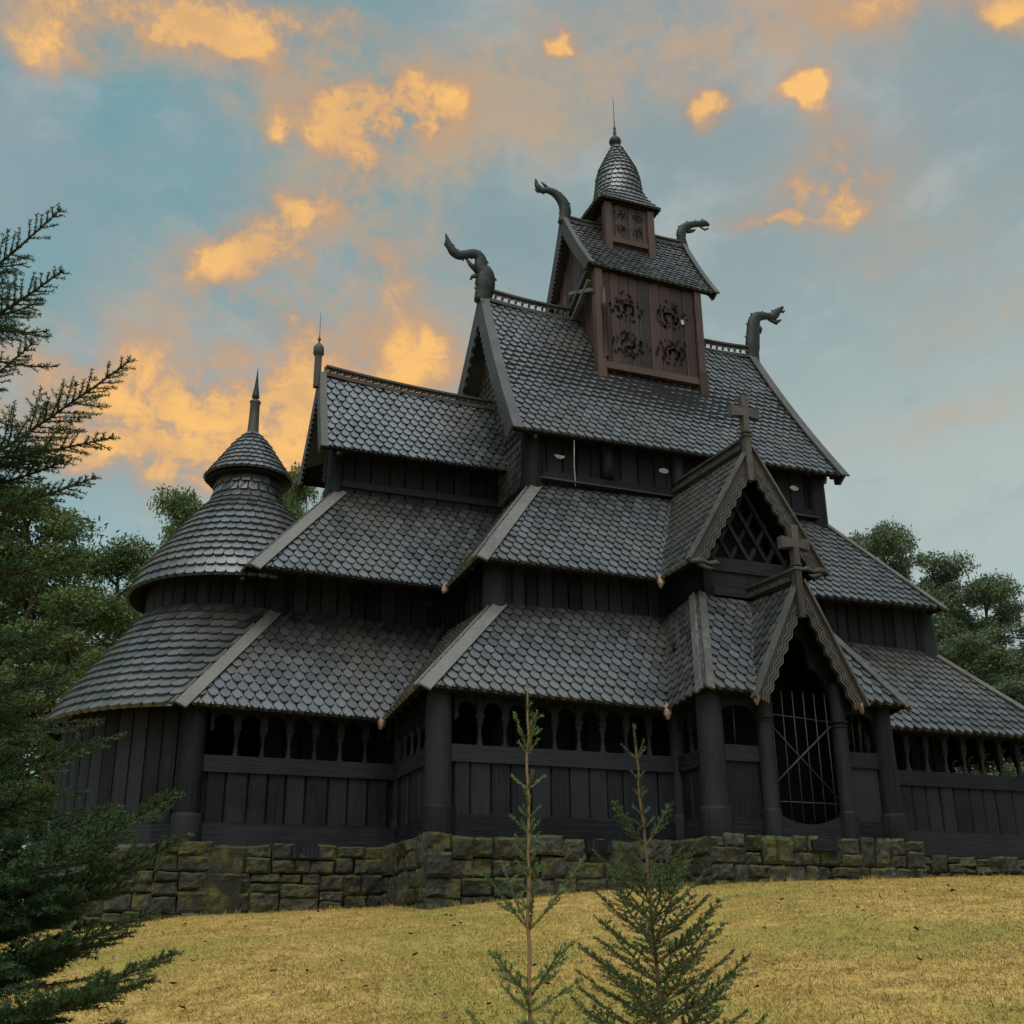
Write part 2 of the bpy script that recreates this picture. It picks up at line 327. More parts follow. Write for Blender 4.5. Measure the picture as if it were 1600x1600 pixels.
def grass():
    n = 420000
    d = 8.5+20*RNG.random(n)**1.15; az = 0.376+(RNG.random(n)-0.5)*1.0
    x = CAM.x+d*np.sin(az); y = CAM.y+d*np.cos(az)
    keep = y < np.interp(x, fx_, fy_)+0.25; x, y, d = x[keep], y[keep], d[keep]; n = len(x)
    z = gz(x, y)-0.004; h = (0.012+0.034*RNG.random(n)**2); wd = 0.0035+0.0035*RNG.random(n)
    a = RNG.random(n)*2*PI; le = (RNG.random((n, 2))-0.5)*0.075
    p0 = np.stack([x-np.cos(a)*wd, y-np.sin(a)*wd, z], -1); p1 = np.stack([x+np.cos(a)*wd, y+np.sin(a)*wd, z], -1)
    p2 = np.stack([x+le[:, 0], y+le[:, 1], z+h], -1)
    me = npmesh('grass', np.stack([p0, p1, p2], 1).reshape(-1, 3), 3, RNG.random(n))
    tag(link('grass', me, M['blade']), 'short straw coloured winter grass covering the mound', 'grass', kind='stuff')
grass()
def tufts():
    out = []
    segs = [((-12.0, -3.5), (-7.9, -3.5)), ((-7.95, -3.6), (-7.95, -6.2)), ((-7.9, -6.2), (-2.9, -6.2)), ((-2.95, -6.2), (-2.95, -7.6)), ((-2.9, -7.6), (2.3, -7.6)), ((2.3, -6.25), (7.6, -6.25))]
    for (a, b) in segs:
        L = math.hypot(b[0]-a[0], b[1]-a[1])
        for _ in range(int(L*9)):
            t = RNG.random(); x0 = a[0]+(b[0]-a[0])*t+RNG.normal(0, .06); y0 = a[1]+(b[1]-a[1])*t+RNG.normal(0, .06); hh = RNG.uniform(.05, .17)*RNG.random()**.5
            for k in range(14):
                x, y = x0+RNG.normal(0, .03), y0+RNG.normal(0, .03); z = float(gz(x, y))-.01; q = RNG.random()*6.28; l = RNG.normal(0, .045, 2)
                out += [(x-math.cos(q)*.005, y-math.sin(q)*.005, z), (x+math.cos(q)*.005, y+math.sin(q)*.005, z), (x+l[0], y+l[1], z+hh*RNG.uniform(.6, 1.1))]
    me = npmesh('grass_tufts', np.array(out), 3, RNG.random(len(out)//3)*.6)
    tag(link('grass_tufts', me, M['blade']), 'longer uncut grass tufts along the foot of the stone wall', 'grass', kind='stuff')
tufts()
def litter():
    n = 520; out = []
    d = 10+15*RNG.random(n); az = 0.376+(RNG.random(n)-0.5)*0.95
    for i in range(n):
        x = CAM.x+d[i]*math.sin(az[i]); y = CAM.y+d[i]*math.cos(az[i])
        if y > np.interp(x, fx_, fy_)-0.3: continue
        z = float(gz(x, y))+0.035; a = random.random()*6.3; s = random.uniform(0.02, 0.055); t = random.uniform(-.5, .5)
        u = V(math.cos(a), math.sin(a), t)*s; v = V(-math.sin(a), math.cos(a), random.uniform(-.5, .5))*s*0.6; c = V(x, y, z)
        out += [c-u, c+v*0.9, c+u, c-v]
    me = npmesh('fallen_leaves', np.array(out), 4, RNG.random(len(out)//4))
    tag(link('fallen_leaves', me, M['litter']), 'small brown fallen leaves strewn over the lawn', 'leaves', kind='stuff')
litter()

# ------------------------------------------------------------------ the church
CH = thing('stave_church', 'black tarred wooden stave church with stacked shingled roofs and dragon finials', 'church')
def shingle(mb, P, T1, T2, N, w_, e_, umin=None, umax=None):
    pass
OUT = [(-.425, 1.45), (-.425, .60), (-.40, .36), (-.13, -0.04), (.13, -0.04), (.40, .36), (.425, .60), (.425, 1.45)]
OUT2 = [(-.497, 1.3), (-.497, .30), (-.40, .07), (-.15, 0.0), (.15, 0.0), (.40, .07), (.497, .30), (.497, 1.3)]
def put_shingle(mb, pt, n, h=0.055, ou=None):       # pt(du, dv) in shingle units -> surface point; n normal
    top = []; low = []
    for (a, b) in (ou or OUT):
        p = pt(a, b); hh = h*(1-b/1.6)+0.008
        top.append(p+n*hh); low.append(p-n*0.01)
    vs = top+low; k = len(ou or OUT)
    fs = [tuple(range(k))]+[(i, i+k, i+1+k, i+1) for i in range(k-1)]
    mb.add(vs, fs)
def patch(mb, A, B, Cc, D, sag=0.0, w_=0.235, e_=0.24, slab=0.05, skirt=True):
    A, B, Cc, D = map(V, (A, B, Cc, D))
    ed = nrm(B-A); n0 = nrm(np.cross(B-A, D-A));
    if n0[2] < 0: n0 = -n0
    def Lp(t): return A+(D-A)*t-n0*sag*4*t*(1-t)
    def Rp(t): return B+(Cc-B)*t-n0*sag*4*t*(1-t)
    def surf(s, t):
        l, r = Lp(t), Rp(t); sl, sr = np.dot(l-A, ed), np.dot(r-A, ed)
        s = min(max(s, sl), sr); k = 0 if sr-sl < 1e-6 else (s-sl)/(sr-sl)
        return l+(r-l)*k
    length = (np.linalg.norm(D-A)+np.linalg.norm(Cc-B))/2
    sd = D-A; updir = nrm(sd-ed*np.dot(sd, ed)); length = abs(np.dot(sd, updir))
    rows = max(2, round(length/e_)); dt = 1.0/rows
    for k in range(rows):
        t0 = k*dt; tm = min(1, t0+dt/2)
        sl = min(np.dot(Lp(t0)-A, ed), np.dot(Lp(min(1, t0+dt))-A, ed)); sr = max(np.dot(Rp(t0)-A, ed), np.dot(Rp(min(1, t0+dt))-A, ed))
        tt = nrm((Lp(min(1, t0+dt))-Lp(t0))-ed*np.dot(Lp(min(1, t0+dt))-Lp(t0), ed)); n = nrm(np.cross(ed, tt))
        if n[2] < 0: n = -n
        off = 0.5*(k % 2)
        i0 = math.floor(sl/w_-off)-1; i1 = math.ceil(sr/w_-off)+1
        for i in range(i0, i1+1):
            sc_ = (i+off+0.5)*w_
            l, r = np.dot(Lp(tm)-A, ed), np.dot(Rp(tm)-A, ed)
            if sc_ < l-w_*0.45 or sc_ > r+w_*0.45: continue
            jt = random.uniform(-.03, .03); js = random.uniform(-.02, .02)
            put_shingle(mb, lambda a, b: surf(sc_+(a+js)*w_, min(1, max(t0+(b+jt)*dt, -0.02))), n, random.uniform(.052, .072))
    S = 8; vs = []
    for i in range(S+1):
        t = max(i/S, .06/length); l, r = Lp(t), Rp(t)
        vs += [l, r, l-n0*slab, r-n0*slab]
    fs = []
    for i in range(S):
        b = i*4; c = b+4; fs += [(b, b+1, c+1, c), (b+2, c+2, c+3, b+3), (b, c, c+2, b+2), (b+1, b+3, c+3, c+1)]
    fs += [(0, 2, 3, 1), (S*4, S*4+1, S*4+3, S*4+2)]
    mb.add(vs, fs, 0.0)
    # dark eave lath closing the eave
    return Lp, Rp
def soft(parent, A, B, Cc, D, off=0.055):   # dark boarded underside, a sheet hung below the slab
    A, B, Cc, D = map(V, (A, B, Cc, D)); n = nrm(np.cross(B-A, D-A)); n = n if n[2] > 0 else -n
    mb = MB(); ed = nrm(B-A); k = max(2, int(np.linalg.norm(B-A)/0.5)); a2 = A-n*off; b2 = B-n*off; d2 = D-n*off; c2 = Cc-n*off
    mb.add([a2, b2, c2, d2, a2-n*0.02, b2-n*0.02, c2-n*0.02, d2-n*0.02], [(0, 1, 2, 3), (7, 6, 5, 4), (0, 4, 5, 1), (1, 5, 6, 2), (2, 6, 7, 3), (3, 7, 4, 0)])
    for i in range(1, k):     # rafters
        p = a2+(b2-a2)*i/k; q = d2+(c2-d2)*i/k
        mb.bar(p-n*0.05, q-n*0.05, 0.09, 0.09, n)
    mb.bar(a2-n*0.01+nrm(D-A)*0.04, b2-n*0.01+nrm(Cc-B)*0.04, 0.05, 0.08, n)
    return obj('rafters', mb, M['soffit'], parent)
def roof(name, patches, label=None, sag=0.0, **kw):
    mb = MB()
    for q in patches: patch(mb, *q, sag=sag, **kw)
    o = obj(name, mb, M['shingle'], CH, label)
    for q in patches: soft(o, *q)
    return o
def hip(parent, p0, p1, nl, nr, wd=0.25, lift=0.075):   # a plank on each side of the hip; nl, nr the slope normals
    p0, p1 = V(p0), V(p1); d = nrm(p1-p0); mb = MB()
    p0 = p0-d*0.06
    for n, sgn in ((V(nl), -1), (V(nr), 1)):
        n = nrm(n); side = nrm(np.cross(d, n))*1.0
        o = n*lift
        c0, c1 = p0+o, p1+o
        mb.obox((c0+c1)/2+side*sgn*wd/2, (c1-c0)/2, side*wd/2, n*0.022)
    return obj('hip_board', mb, M['grey'], parent)
def qn(A, B, Cc, D):
    n = nrm(np.cross(V(B)-V(A), V(D)-V(A))); return n if n[2] > 0 else -n
def valley(parent, p0, p1, tip=0.22, upto=0.55, wd=0.05):
    p0, p1 = V(p0), V(p1); d = nrm(p1-p0); mb = MB()
    pts = [p0+(p1-p0)*t+V(random.uniform(-.012, .012), random.uniform(-.012, .012), 0.055+random.uniform(-.015, .015)) for t in np.linspace(0, upto, 14)]
    mb.tube(pts, [wd*random.uniform(0.3, 0.7)*(1-0.5*i/14) for i in range(14)], 6)
    q = p0-d*0.10
    mb.tube([p0+d*0.12+V(0, 0, .05), p0+V(0, 0, .04), q+V(0, 0, -.02), q-d*0.06+V(0, 0, -tip*0.45)], [0.05, 0.095, 0.085, 0.028], 8)
    return obj('valley_flashing', mb, M['copper'], parent)

# key corners
lowz = 2.42
L_SE = (-7.94, -6.09, 2.585); L_V = (-7.86, -3.35, 2.42); L_T = (-5.715, -4.25, 4.91); L_VT = (-5.75, -1.41, 5.06)
LC_SE = (-12.02, -3.354, 2.506); LC_T = (-9.934, -1.406, 5.142); LP_V = (-2.73, -6.09, 2.46); LP_VT = (-1.63, -4.25, 4.98)
RP_V = (2.20, -6.09, 2.42); RP_VT = (1.00, -4.25, 4.90); L_SW = (7.94, -6.09, 2.44); L_SWT = (5.716, -4.25, 4.79)
P_L = (-2.644, -7.429, 2.65); P_R = (2.127, -7.429, 2.60); P_LT = (-1.637, -5.70, 5.12); P_RT = (0.96, -5.70, 5.12)
def my(p): return (p[0], -p[1], p[2])
low = roof('ambulatory_roof', [
    (L_SE, LP_V, LP_VT, L_T), (RP_V, L_SW, L_SWT, RP_VT), (L_V, L_SE, L_T, L_VT),
    (LC_SE, L_V, L_VT, LC_T), (L_SW, my(L_SW), my(L_SWT), L_SWT), (my(L_SW), my(L_SE), my(L_T), my(L_SWT)),
    (my(L_SE), my(L_V), my(L_VT), my(L_T)), (my(L_V), my(LC_SE), my(LC_T), my(L_VT))], 'lowest shingled roof round nave and chancel')
hip(low, L_SE, L_T, qn(L_V, L_SE, L_T, L_VT), qn(L_SE, LP_V, LP_VT, L_T))
hip(low, LC_SE, LC_T, (-0.7, -.2, .6), qn(LC_SE, L_V, L_VT, LC_T))
hip(low, L_SW, L_SWT, qn(RP_V, L_SW, L_SWT, RP_VT), (0.8, 0, .66), 0.16)
valley(low, L_V, L_VT, upto=0.25); valley(low, LP_V, LP_VT, upto=0.55)
# porch lean-to roof
P_GL = (-1.50, -7.429, 2.625); P_GR = (0.86, -7.429, 2.61); P_GT = (-0.34, -5.74, 5.06)
por = roof('porch_roof', [(LP_V, P_L, P_LT, LP_VT), (P_L, P_GL, P_GT, P_LT), (P_GR, P_R, P_RT, P_GT), (P_R, RP_V, RP_VT, P_RT)], 'low hipped roof of the entrance porch')
hip(por, P_L, P_LT, qn(LP_V, P_L, P_LT, LP_VT), qn(P_L, P_GL, P_GT, P_LT), 0.17)
hip(por, P_R, P_RT, qn(P_GR, P_R, P_RT, P_GT), qn(P_R, RP_V, RP_VT, P_RT), 0.17)
valley(por, P_GL, P_GT, 0.3, 0.95); valley(por, P_GR, P_GT, 0.3, 0.3)
# middle roofs
A_SE = (-6.379, -4.878, 5.655); A_V = (-6.33, -2.703, 5.625); A_T = (-4.162, -2.65, 8.481); A_VT = (-4.15, -0.503, 8.45)
AC_SE = (-10.70, -2.703, 5.658); AC_T = (-8.44, -0.503, 8.511); A_DV = (-2.035, -4.878, 5.623); A_DVT = (-0.36, -2.65, 8.63)
A_ER = (1.40, -4.878, 5.66); A_SW = (5.798, -4.878, 5.736); A_SWT = (4.175, -2.65, 8.551)
mid = roof('aisle_roof', [(A_SE, A_DV, A_DVT, A_T), (A_ER, A_SW, A_SWT, A_DVT), (A_V, A_SE, A_T, A_VT), (AC_SE, A_V, A_VT, AC_T),
    (A_SW, my(A_SW), my(A_SWT), A_SWT), (my(A_SW), my(A_SE), my(A_T), my(A_SWT)), (my(A_SE), my(A_V), my(A_VT), my(A_T)), (my(A_V), my(AC_SE), my(AC_T), my(A_VT)), (my(AC_SE), AC_SE, AC_T, my(AC_T))], 'middle shingled roof below the upper walls')
hip(mid, A_SE, A_T, qn(A_V, A_SE, A_T, A_VT), qn(A_SE, A_DV, A_DVT, A_T))
hip(mid, AC_SE, AC_T, (-0.7, 0, .6), qn(AC_SE, A_V, A_VT, AC_T))
hip(mid, A_SW, A_SWT, qn(A_ER, A_SW, A_SWT, A_DVT), (0.85, 0, .5), 0.13)
valley(mid, A_DV, A_DVT, 0.2, 0.9, 0.06); valley(mid, A_V, A_VT, 0.1, 0.1, 0.03)
# nave roof
N_SE = (-4.849, -3.2, 9.639); N_SW = (4.604, -3.2, 9.763); N_E = (-4.524, 0, 15.01); N_W = (4.295, 0, 14.835)
nav = roof('nave_roof', [(N_SE, N_SW, N_W, N_E), (my(N_SW), my(N_SE), N_E, N_W)], 'steep upper roof of the nave', sag=0.10)
Q_SE = (-9.009, -1.297, 9.303); Q_SW = (-4.1, -1.297, 9.34); Q_E = (-8.88, 0, 11.855); Q_W = (-4.1, 0, 11.66)
cha = roof('chancel_roof', [(Q_SE, Q_SW, Q_W, Q_E), (my(Q_SW), my(Q_SE), Q_E, Q_W)], 'steep upper roof of the chancel', sag=0.05)
T_SE = (-1.849, -1.486, 15.95); T_SW = (2.17, -1.486, 15.83); T_E = (-1.935, 0, 18.31); T_W = (2.12, 0, 18.34)
tow = roof('tower_roof', [(T_SE, T_SW, T_W, T_E), (my(T_SW), my(T_SE), T_E, T_W)], 'small saddle roof on the tower', sag=0.05, w_=0.19, e_=0.17)

# gable boards: lie along a verge; zig = carved lower edge
def verge(parent, eave, ridge, out, capw=0.26, drop=0.34, th=0.07, sag=0.1, scal=True, mt='trim'):
    e, r, o = V(eave), V(ridge), nrm(V(out)); n0 = nrm(np.cross(o, r-e)); n0 = n0 if n0[2] > 0 else -n0
    mb = MB(); S = 10; pts = [e-nrm(r-e)*0.12+(r-e+nrm(r-e)*0.12)*t-n0*sag*4*t*(1-t) for t in np.linspace(0, 1, S+1)]
    for i in range(S):
        d = nrm(pts[i+1]-pts[i]); n = nrm(np.cross(o, d)); n = n if n[2] > 0 else -n
        a, b = pts[i]-d*0.005, pts[i+1]+d*0.005
        mb.obox((a+b)/2+n*0.105+o*(0.05-capw/2+0.02), (b-a)/2, o*capw/2, n*0.022, 0.5)
    top = obj('verge_board', mb, M[mt], parent)
    mb = MB(); K = 44; ins = []; 
    for k in range(K+1):
        t = k/K; p = e+(r-e)*t-n0*sag*4*t*(1-t); z = drop+(0.045*(1 if k % 2 else -1) if scal else 0)
        ins.append((p+n0*0.075, p-n0*z))
    vs = []
    for a, b in ins: vs += [a, b, a+o*th, b+o*th]
    fs = []
    for k in range(K):
        b = 4*k; c = b+4; fs += [(b, c, c+1, b+1), (b+2, b+3, c+3, c+2), (b, b+2, c+2, c), (b+1, c+1, c+3, b+3)]
    fs += [(0, 1, 3, 2), (4*K, 4*K+2, 4*K+3, 4*K+1)]
    mb.add(vs, fs, 0.4)
    b2 = obj('bargeboard', mb, M['barge'], parent)
for (rf, se, rg, o, kw) in ((nav, N_SE, N_E, (-1, 0, 0), dict(sag=.1)), (nav, N_SW, N_W, (1, 0, 0), dict(sag=.1)), (cha, Q_SE, Q_E, (-1, 0, 0), dict(sag=.05, capw=.17, drop=.22)),
        (tow, T_SE, T_E, (-1, 0, 0), dict(sag=.05, capw=.16, drop=.22)), (tow, T_SW, T_W, (1, 0, 0), dict(sag=.05, capw=.16, drop=.2))):
    verge(rf, se, rg, o, **kw); verge(rf, my(se), rg, o, **kw)
def crest(parent, p0, p1, h=0.41, pitch=0.2, sag=0.07, th=0.05, round_=False):
    p0, p1 = V(p0), V(p1); L = np.linalg.norm(p1-p0); n = max(4, int(L/pitch)); mb = MB()
    P = [p0+(p1-p0)*i/n-V(0, 0, sag*4*(i/n)*(1-i/n)) for i in range(n+1)]
    d = nrm(p1-p0); side = nrm(np.cross(d, V(0, 0, 1)))
    for i in range(n):
        a, b = P[i], P[i+1]
        mb.obox((a+b)/2+V(0, 0, 0.06), (b-a)/2*1.01, side*0.10, V(0, 0, 0.05), .4)
        mb.obox((a+b)/2+V(0, 0, h), (b-a)/2*1.01, side*0.07, V(0, 0, 0.03), .4)
        c = (a+b)/2
        mb.tube([c+V(0, 0, .10), c+V(0, 0, h*0.45), c+V(0, 0, h*0.6), c+V(0, 0, h-.02)], [0.032, 0.02, 0.045, 0.03], 5)
        m_ = a+V(0, 0, 0)
        mb.obox(m_+V(0, 0, h-0.065), d*0.05, side*0.02, V(0, 0, 0.04), .4); mb.obox(m_+V(0, 0, 0.13), d*0.05, side*0.02, V(0, 0, 0.035), .4)
    return obj('ridge_crest', mb, M['barge'], parent)
crest(nav, (N_E[0]+.12, 0, N_E[2]), (-1.35, 0, 14.92)); crest(nav, (1.5, 0, 14.83), (N_W[0]-.1, 0, N_W[2]))
crest(cha, (Q_E[0]+.1, 0, Q_E[2]-.02), (-4.2, 0, 11.62), 0.30, 0.19)
crest(tow, (T_E[0]+.1, 0, T_E[2]-.05), (-.75, 0, 18.24), 0.22, 0.17, 0.02); crest(tow, (.75, 0, 18.28), (T_W[0]-.1, 0, T_W[2]-.06), 0.24, 0.17, 0.02)

# dragon heads on the ridge ends (profiles in the plane of the ridge)
def dragon(parent, path, rads, extra, label):
    mb = MB(); pts = [(x, 0, z) for x, z in path]
    P = [V(p) for p in pts]; Q = []; RR = []
    for i in range(len(P)-1):         # Catmull-Rom
        p0, p1, p2, p3 = P[max(i-1, 0)], P[i], P[i+1], P[min(i+2, len(P)-1)]
        for t in np.linspace(0, 1, 5)[:-1]:
            Q.append(0.5*((2*p1)+(-p0+p2)*t+(2*p0-5*p1+4*p2-p3)*t*t+(-p0+3*p1-3*p2+p3)*t**3)); RR.append(rads[i]+(rads[i+1]-rads[i])*t)
    Q.append(P[-1]); RR.append(rads[-1])
    RR = [r*(1.32 if 3 < q_ < len(RR)-5 else 1.15) for q_, r in enumerate(RR)]
    mb.tube(Q, RR, 10, flat=0.62, fdir=(0, 1, 0))
    for i in range(3, len(Q)-4, 2):  # spines along the neck
        d = nrm(Q[i+1]-Q[i-1]); n = nrm(np.cross(d, V(0, 1, 0))); n = n*(1 if (n[2] > 0 or n[0]*path[-1][0] < 0) else -1)
        if i % 4 == 3: mb.tube([Q[i]+n*RR[i]*0.7, Q[i]+n*(RR[i]*1.1+0.03)-d*0.03], [RR[i]*0.35, 0.008], 5)
    o = obj('dragon_head', mb, M['dragon'], parent, label)
    for e in extra:
        jb = MB(); jb.tube([(x, 0, z) for x, z, r in e], [r*1.25 for x, z, r in e], 7, flat=0.5, fdir=(0, 1, 0))
        obj('jaw', jb, M['dragon'], o)
dragon(nav, [(-4.515, 14.95), (-4.42, 15.5), (-4.40, 15.88), (-4.53, 16.10), (-4.541, 16.368), (-4.711, 16.50), (-4.951, 16.44), (-5.19, 16.35), (-5.381, 16.437), (-5.503, 16.673), (-5.60, 16.98)],
    [.20, .23, .21, .16, .135, .12, .105, .115, .11, .08, .012], [[(-4.30, 15.75, .12), (-4.25, 15.35, .08), (-4.25, 15.1, .03)], [(-4.62, 15.95, .10), (-4.85, 16.12, .06), (-4.98, 16.3, .03)], [(-4.6, 15.8, .08), (-4.78, 15.75, .05), (-4.86, 15.62, .02)], [(-5.45, 16.45, .05), (-5.62, 16.60, .03), (-5.6, 16.75, .01)]], 'tallest dragon finial, on the east nave gable')
dragon(nav, [(4.30, 14.65), (4.33, 15.242), (4.386, 15.687), (4.46, 16.136), (4.612, 16.40), (4.947, 16.50), (5.172, 16.50), (5.358, 16.72), (5.62, 16.97)],
    [.20, .19, .18, .165, .13, .095, .10, .11, .03], [[(5.05, 16.42, .08), (5.28, 16.33, .07), (5.50, 16.48, .02)], [(4.6, 15.9, .1), (4.72, 16.02, .04), (4.7, 16.1, .01)], [(5.40, 16.80, .05), (5.60, 16.78, .04), (5.68, 16.86, .012)]], 'square-necked dragon finial on the west nave gable')
dragon(tow, [(-1.93, 18.2), (-1.86, 18.674), (-1.944, 18.992), (-2.174, 19.219), (-2.433, 19.27), (-2.64, 19.22), (-2.76, 19.36), (-2.80, 19.58)],
    [.16, .15, .14, .11, .08, .08, .075, .02], [[(-2.38, 19.3, .05), (-2.5, 19.42, .05), (-2.62, 19.52, .02)], [(-2.70, 19.25, .05), (-2.8, 19.18, .04), (-2.72, 19.08, .015)]], 'dragon finial on the east tower gable')
dragon(tow, [(2.15, 18.35), (2.08, 18.779), (2.205, 19.077), (2.477, 19.27), (2.771, 19.37), (2.98, 19.44), (3.13, 19.40)],
    [.14, .13, .11, .09, .085, .10, .04], [[(2.3, 18.98, .07), (2.5, 19.04, .05), (2.62, 19.12, .015)], [(2.80, 19.26, .03), (2.95, 19.19, .03), (3.10, 19.28, .02)]], 'dragon finial on the west tower gable')
# chancel ridge finial
mb = MB(); mb.box(-9.08, -8.92, -.08, .08, 11.5, 12.52); mb.lathe((-9.0, 0, 12.42), [(.10, 0), (.14, .03), (.14, .22), (.11, .28), (.04, .36)], 8)
f = obj('finial_post', mb, M['barge'], cha); mb = MB(); mb.lathe((-9.0, 0, 12.74), [(.04, 0), (.02, .1), (.05, .15), (.02, .2), (.008, .3), (.006, .95)], 7); obj('spike', mb, M['iron'], f)

# ---------------------------------------------------------------- walls
def boards(mb, p0, p1, z0, z1, off=0.0, w_=0.38, th=0.06, gap=0.018):
    p0, p1 = V(p0), V(p1); d = p1-p0; L = np.linalg.norm(d); d = d/L; n = V(d[1], -d[0], 0); k = max(1, round(L/w_)); s = 0
    ws = [random.uniform(.85, 1.15) for _ in range(k)]; t = sum(ws)
    for x in ws:
        a = s; b = s+x/t*L; s = b; oo = off+random.uniform(-.008, .012)
        q = [p0+d*(a+gap/2), p0+d*(a+gap/2+.03), p0+d*(b-gap/2-.03), p0+d*(b-gap/2)]
        vs = []
        for z in (z0, z1):
            vs += [q[0]+n*(oo)+V(0, 0, z), q[1]+n*(oo+th*.5)+V(0, 0, z), q[2]+n*(oo+th*.5)+V(0, 0, z), q[3]+n*oo+V(0, 0, z), q[3]+n*(oo-th)+V(0, 0, z), q[0]+n*(oo-th)+V(0, 0, z)]
        mb.add(vs, [(i, (i+1) % 6, (i+1) % 6+6, i+6) for i in range(6)]+[(5, 4, 3, 2, 1, 0), (6, 7, 8, 9, 10, 11)])
def rb(mb, p0, p1, z0, z1, o0, o1, e0=0, e1=0, rnd=None):
    p0, p1 = V(p0), V(p1); d = nrm(p1-p0); n = V(d[1], -d[0], 0); a = p0-d*e0; b = p1+d*e1
    c = (a+b)/2+n*(o0+o1)/2+V(0, 0, (z0+z1)/2); mb.obox(c, (b-a)/2, n*abs(o1-o0)/2, V(0, 0, (z1-z0)/2), rnd)
def plankwall(name, segs, z0, z1, w_=0.36, label=None, core=True):
    mb = MB()
    for a, b in segs:
        a = (a[0], a[1], 0); b = (b[0], b[1], 0); boards(mb, a, b, z0, z1, 0.02, w_)
        if core: rb(mb, a, b, z0, z1, -0.16, -0.05)
    return obj(name, mb, M['tar'], CH, label)
def column(name, x, y, z0, z1, r, base=True, parent=None, ring=None, taper=0.9, hang=False):
    mb = MB(); H = z1-z0
    prof = [(r*(0.35 if hang else 1), 0), (r, 0.06 if hang else 0.02)]+[(r*(1-(1-taper)*(t**1.5)), H*t) for t in (0.25, .5, .75, 1)]
    mb.lathe((x, y, z0), prof, 20)
    if ring is not None: mb.lathe((x, y, ring), [(r*.9, -.04), (r*1.22, -.02), (r*1.22, .02), (r*.9, .04)], 20); mb.lathe((x, y, ring-.09), [(r*.9, -.03), (r*1.1, -.01), (r*1.1, .02), (r*.9, .03)], 20)
    o = obj(name, mb, M['tar'], parent or CH)
    if base:
        mb = MB(); rr = r*1.22; mb.lathe((x, y, z0-0.1), [(rr*.98, 0), (rr, .1), (rr*0.99, .50), (rr*.95, .545), (rr*.85, .57), (r*.9, .58)], 20); obj('column_base', mb, M['tar'], o)
    return o
BAY = 0.55
def arcade(p0, p1, nb, e0, e1, board_n=None, z_r=1.28, open_=True):
    """one bay run of the ambulatory: sill, planks, rail, colonnettes, arched board"""
    p0, p1 = V(*p0, 0), V(*p1, 0); L = np.linalg.norm(p1-p0); d = (p1-p0)/L; n = V(d[1], -d[0], 0)
    mb = MB(); boards(mb, p0+d*e0, p1-d*e1, 0.2, z_r+.02, 0.0, 0.40, 0.06, 0.02); rb(mb, p0, p1, 0.2, z_r, -0.12, -0.05)
    wl = obj('ambulatory_wall', mb, M['tar'], CH)
    mb = MB(); rb(mb, p0, p1, -0.22, 0.30, -0.14, 0.075); rb(mb, p0, p1, .295, .33, -0.13, 0.04); obj('sill_beam', mb, M['tar_h'], wl)
    mb = MB(); rb(mb, p0, p1, z_r, 1.60, -0.10, 0.09); obj('rail', mb, M['tar_h'], wl)
    a0, a1 = e0, L-e1; bw = (a1-a0)/nb; mb = MB(); top = 2.80; thk = 0.05
    def P(s, z, o): return p0+d*s+n*o+V(0, 0, z)
    for i in range(nb):
        s0 = a0+i*bw; c = s0+bw/2; r = bw/2-0.07; zc = 2.24
        arc = [(s0+0.055, 2.08), (s0+0.055, 2.12)]+[(c-r*math.cos(t)*1.0, zc+r*1.05*math.sin(t)) for t in np.linspace(-0.5, PI+0.5, 15)]+[(s0+bw-0.055, 2.12), (s0+bw-0.055, 2.08)]
        out = [(s0+bw, 2.08), (s0+bw, top), (s0, top), (s0, 2.08)]
        ou = arc+out; k = len(arc)
        # front and back as fans between the arch and the frame line
        for o_, flip in ((thk, 0), (-thk, 1)):
            vs = [P(s, z, o_) for s, z in arc]+[P(s if 0 < j < k-1 else (s0 if j == 0 else s0+bw), (top if 0 < j < k-1 else 2.08) if True else z, o_) for j, (s, z) in enumerate(arc)]
            for j in range(k): 
                if j in (0,): vs[k+j] = P(s0, 2.08, o_)
                elif j == 1: vs[k+j] = P(s0, top, o_)
                elif j == k-2: vs[k+j] = P(s0+bw, top, o_)
                elif j == k-1: vs[k+j] = P(s0+bw, 2.08, o_)
                else: vs[k+j] = P(s0+bw*(j-1)/(k-3), top, o_)
            mb.add(vs, [(j, j+1, k+j+1, k+j) for j in range(k-1)], .4)
        vs = [P(s, z, thk) for s, z in arc]+[P(s, z, -thk) for s, z in arc]
        mb.add(vs, [(j, j+1, k+j+1, k+j) for j in range(k-1)], .4)
    obj('arcade_board', mb, M['tar'], wl)
    for i in range(1, nb):
        q = P(a0+i*bw, 0, 0); mb = MB()
        mb.lathe((q[0], q[1], 1.6), [(.075, 0), (.075, .035), (.045, .07), (.062, .11), (.040, .15), (.036, .27), (.050, .30), (.036, .33), (.046, .36), (.06, .40), (.075, .43), (.08, .49)], 8)
        obj('colonnette', mb, M['tar'], wl)
    return wl
o_ = 0.43
cSE = (-11.58, -2.92); cI = (-7.41, -2.92); nSE = (-7.41, -5.66); nP = (-2.30, -5.66); pL = (-2.33, -7.0); pR = (1.72, -7.0); nP2 = (1.72, -5.66); nSW = (7.41, -5.66)
arcade(cSE, cI, 7, .30, .18); arcade(cI, nSE, 5, .1, .28); arcade(nSE, nP, 9, .30, .14); arcade(nP, pL, 2, .12, .28)
arcade(nP2, nSW, 10, .14, .3); arcade(nSW, (7.41, 5.66), 19, .3, .3)
plankwall('back_wall', [((7.41, 5.66), (-7.41, 5.66)), ((-7.41, 5.66), (-7.41, 2.92)), ((-7.41, 2.92), (-11.58, 2.92))], -0.2, 2.8)
arcade(pR, nP2, 2, .28, .12)
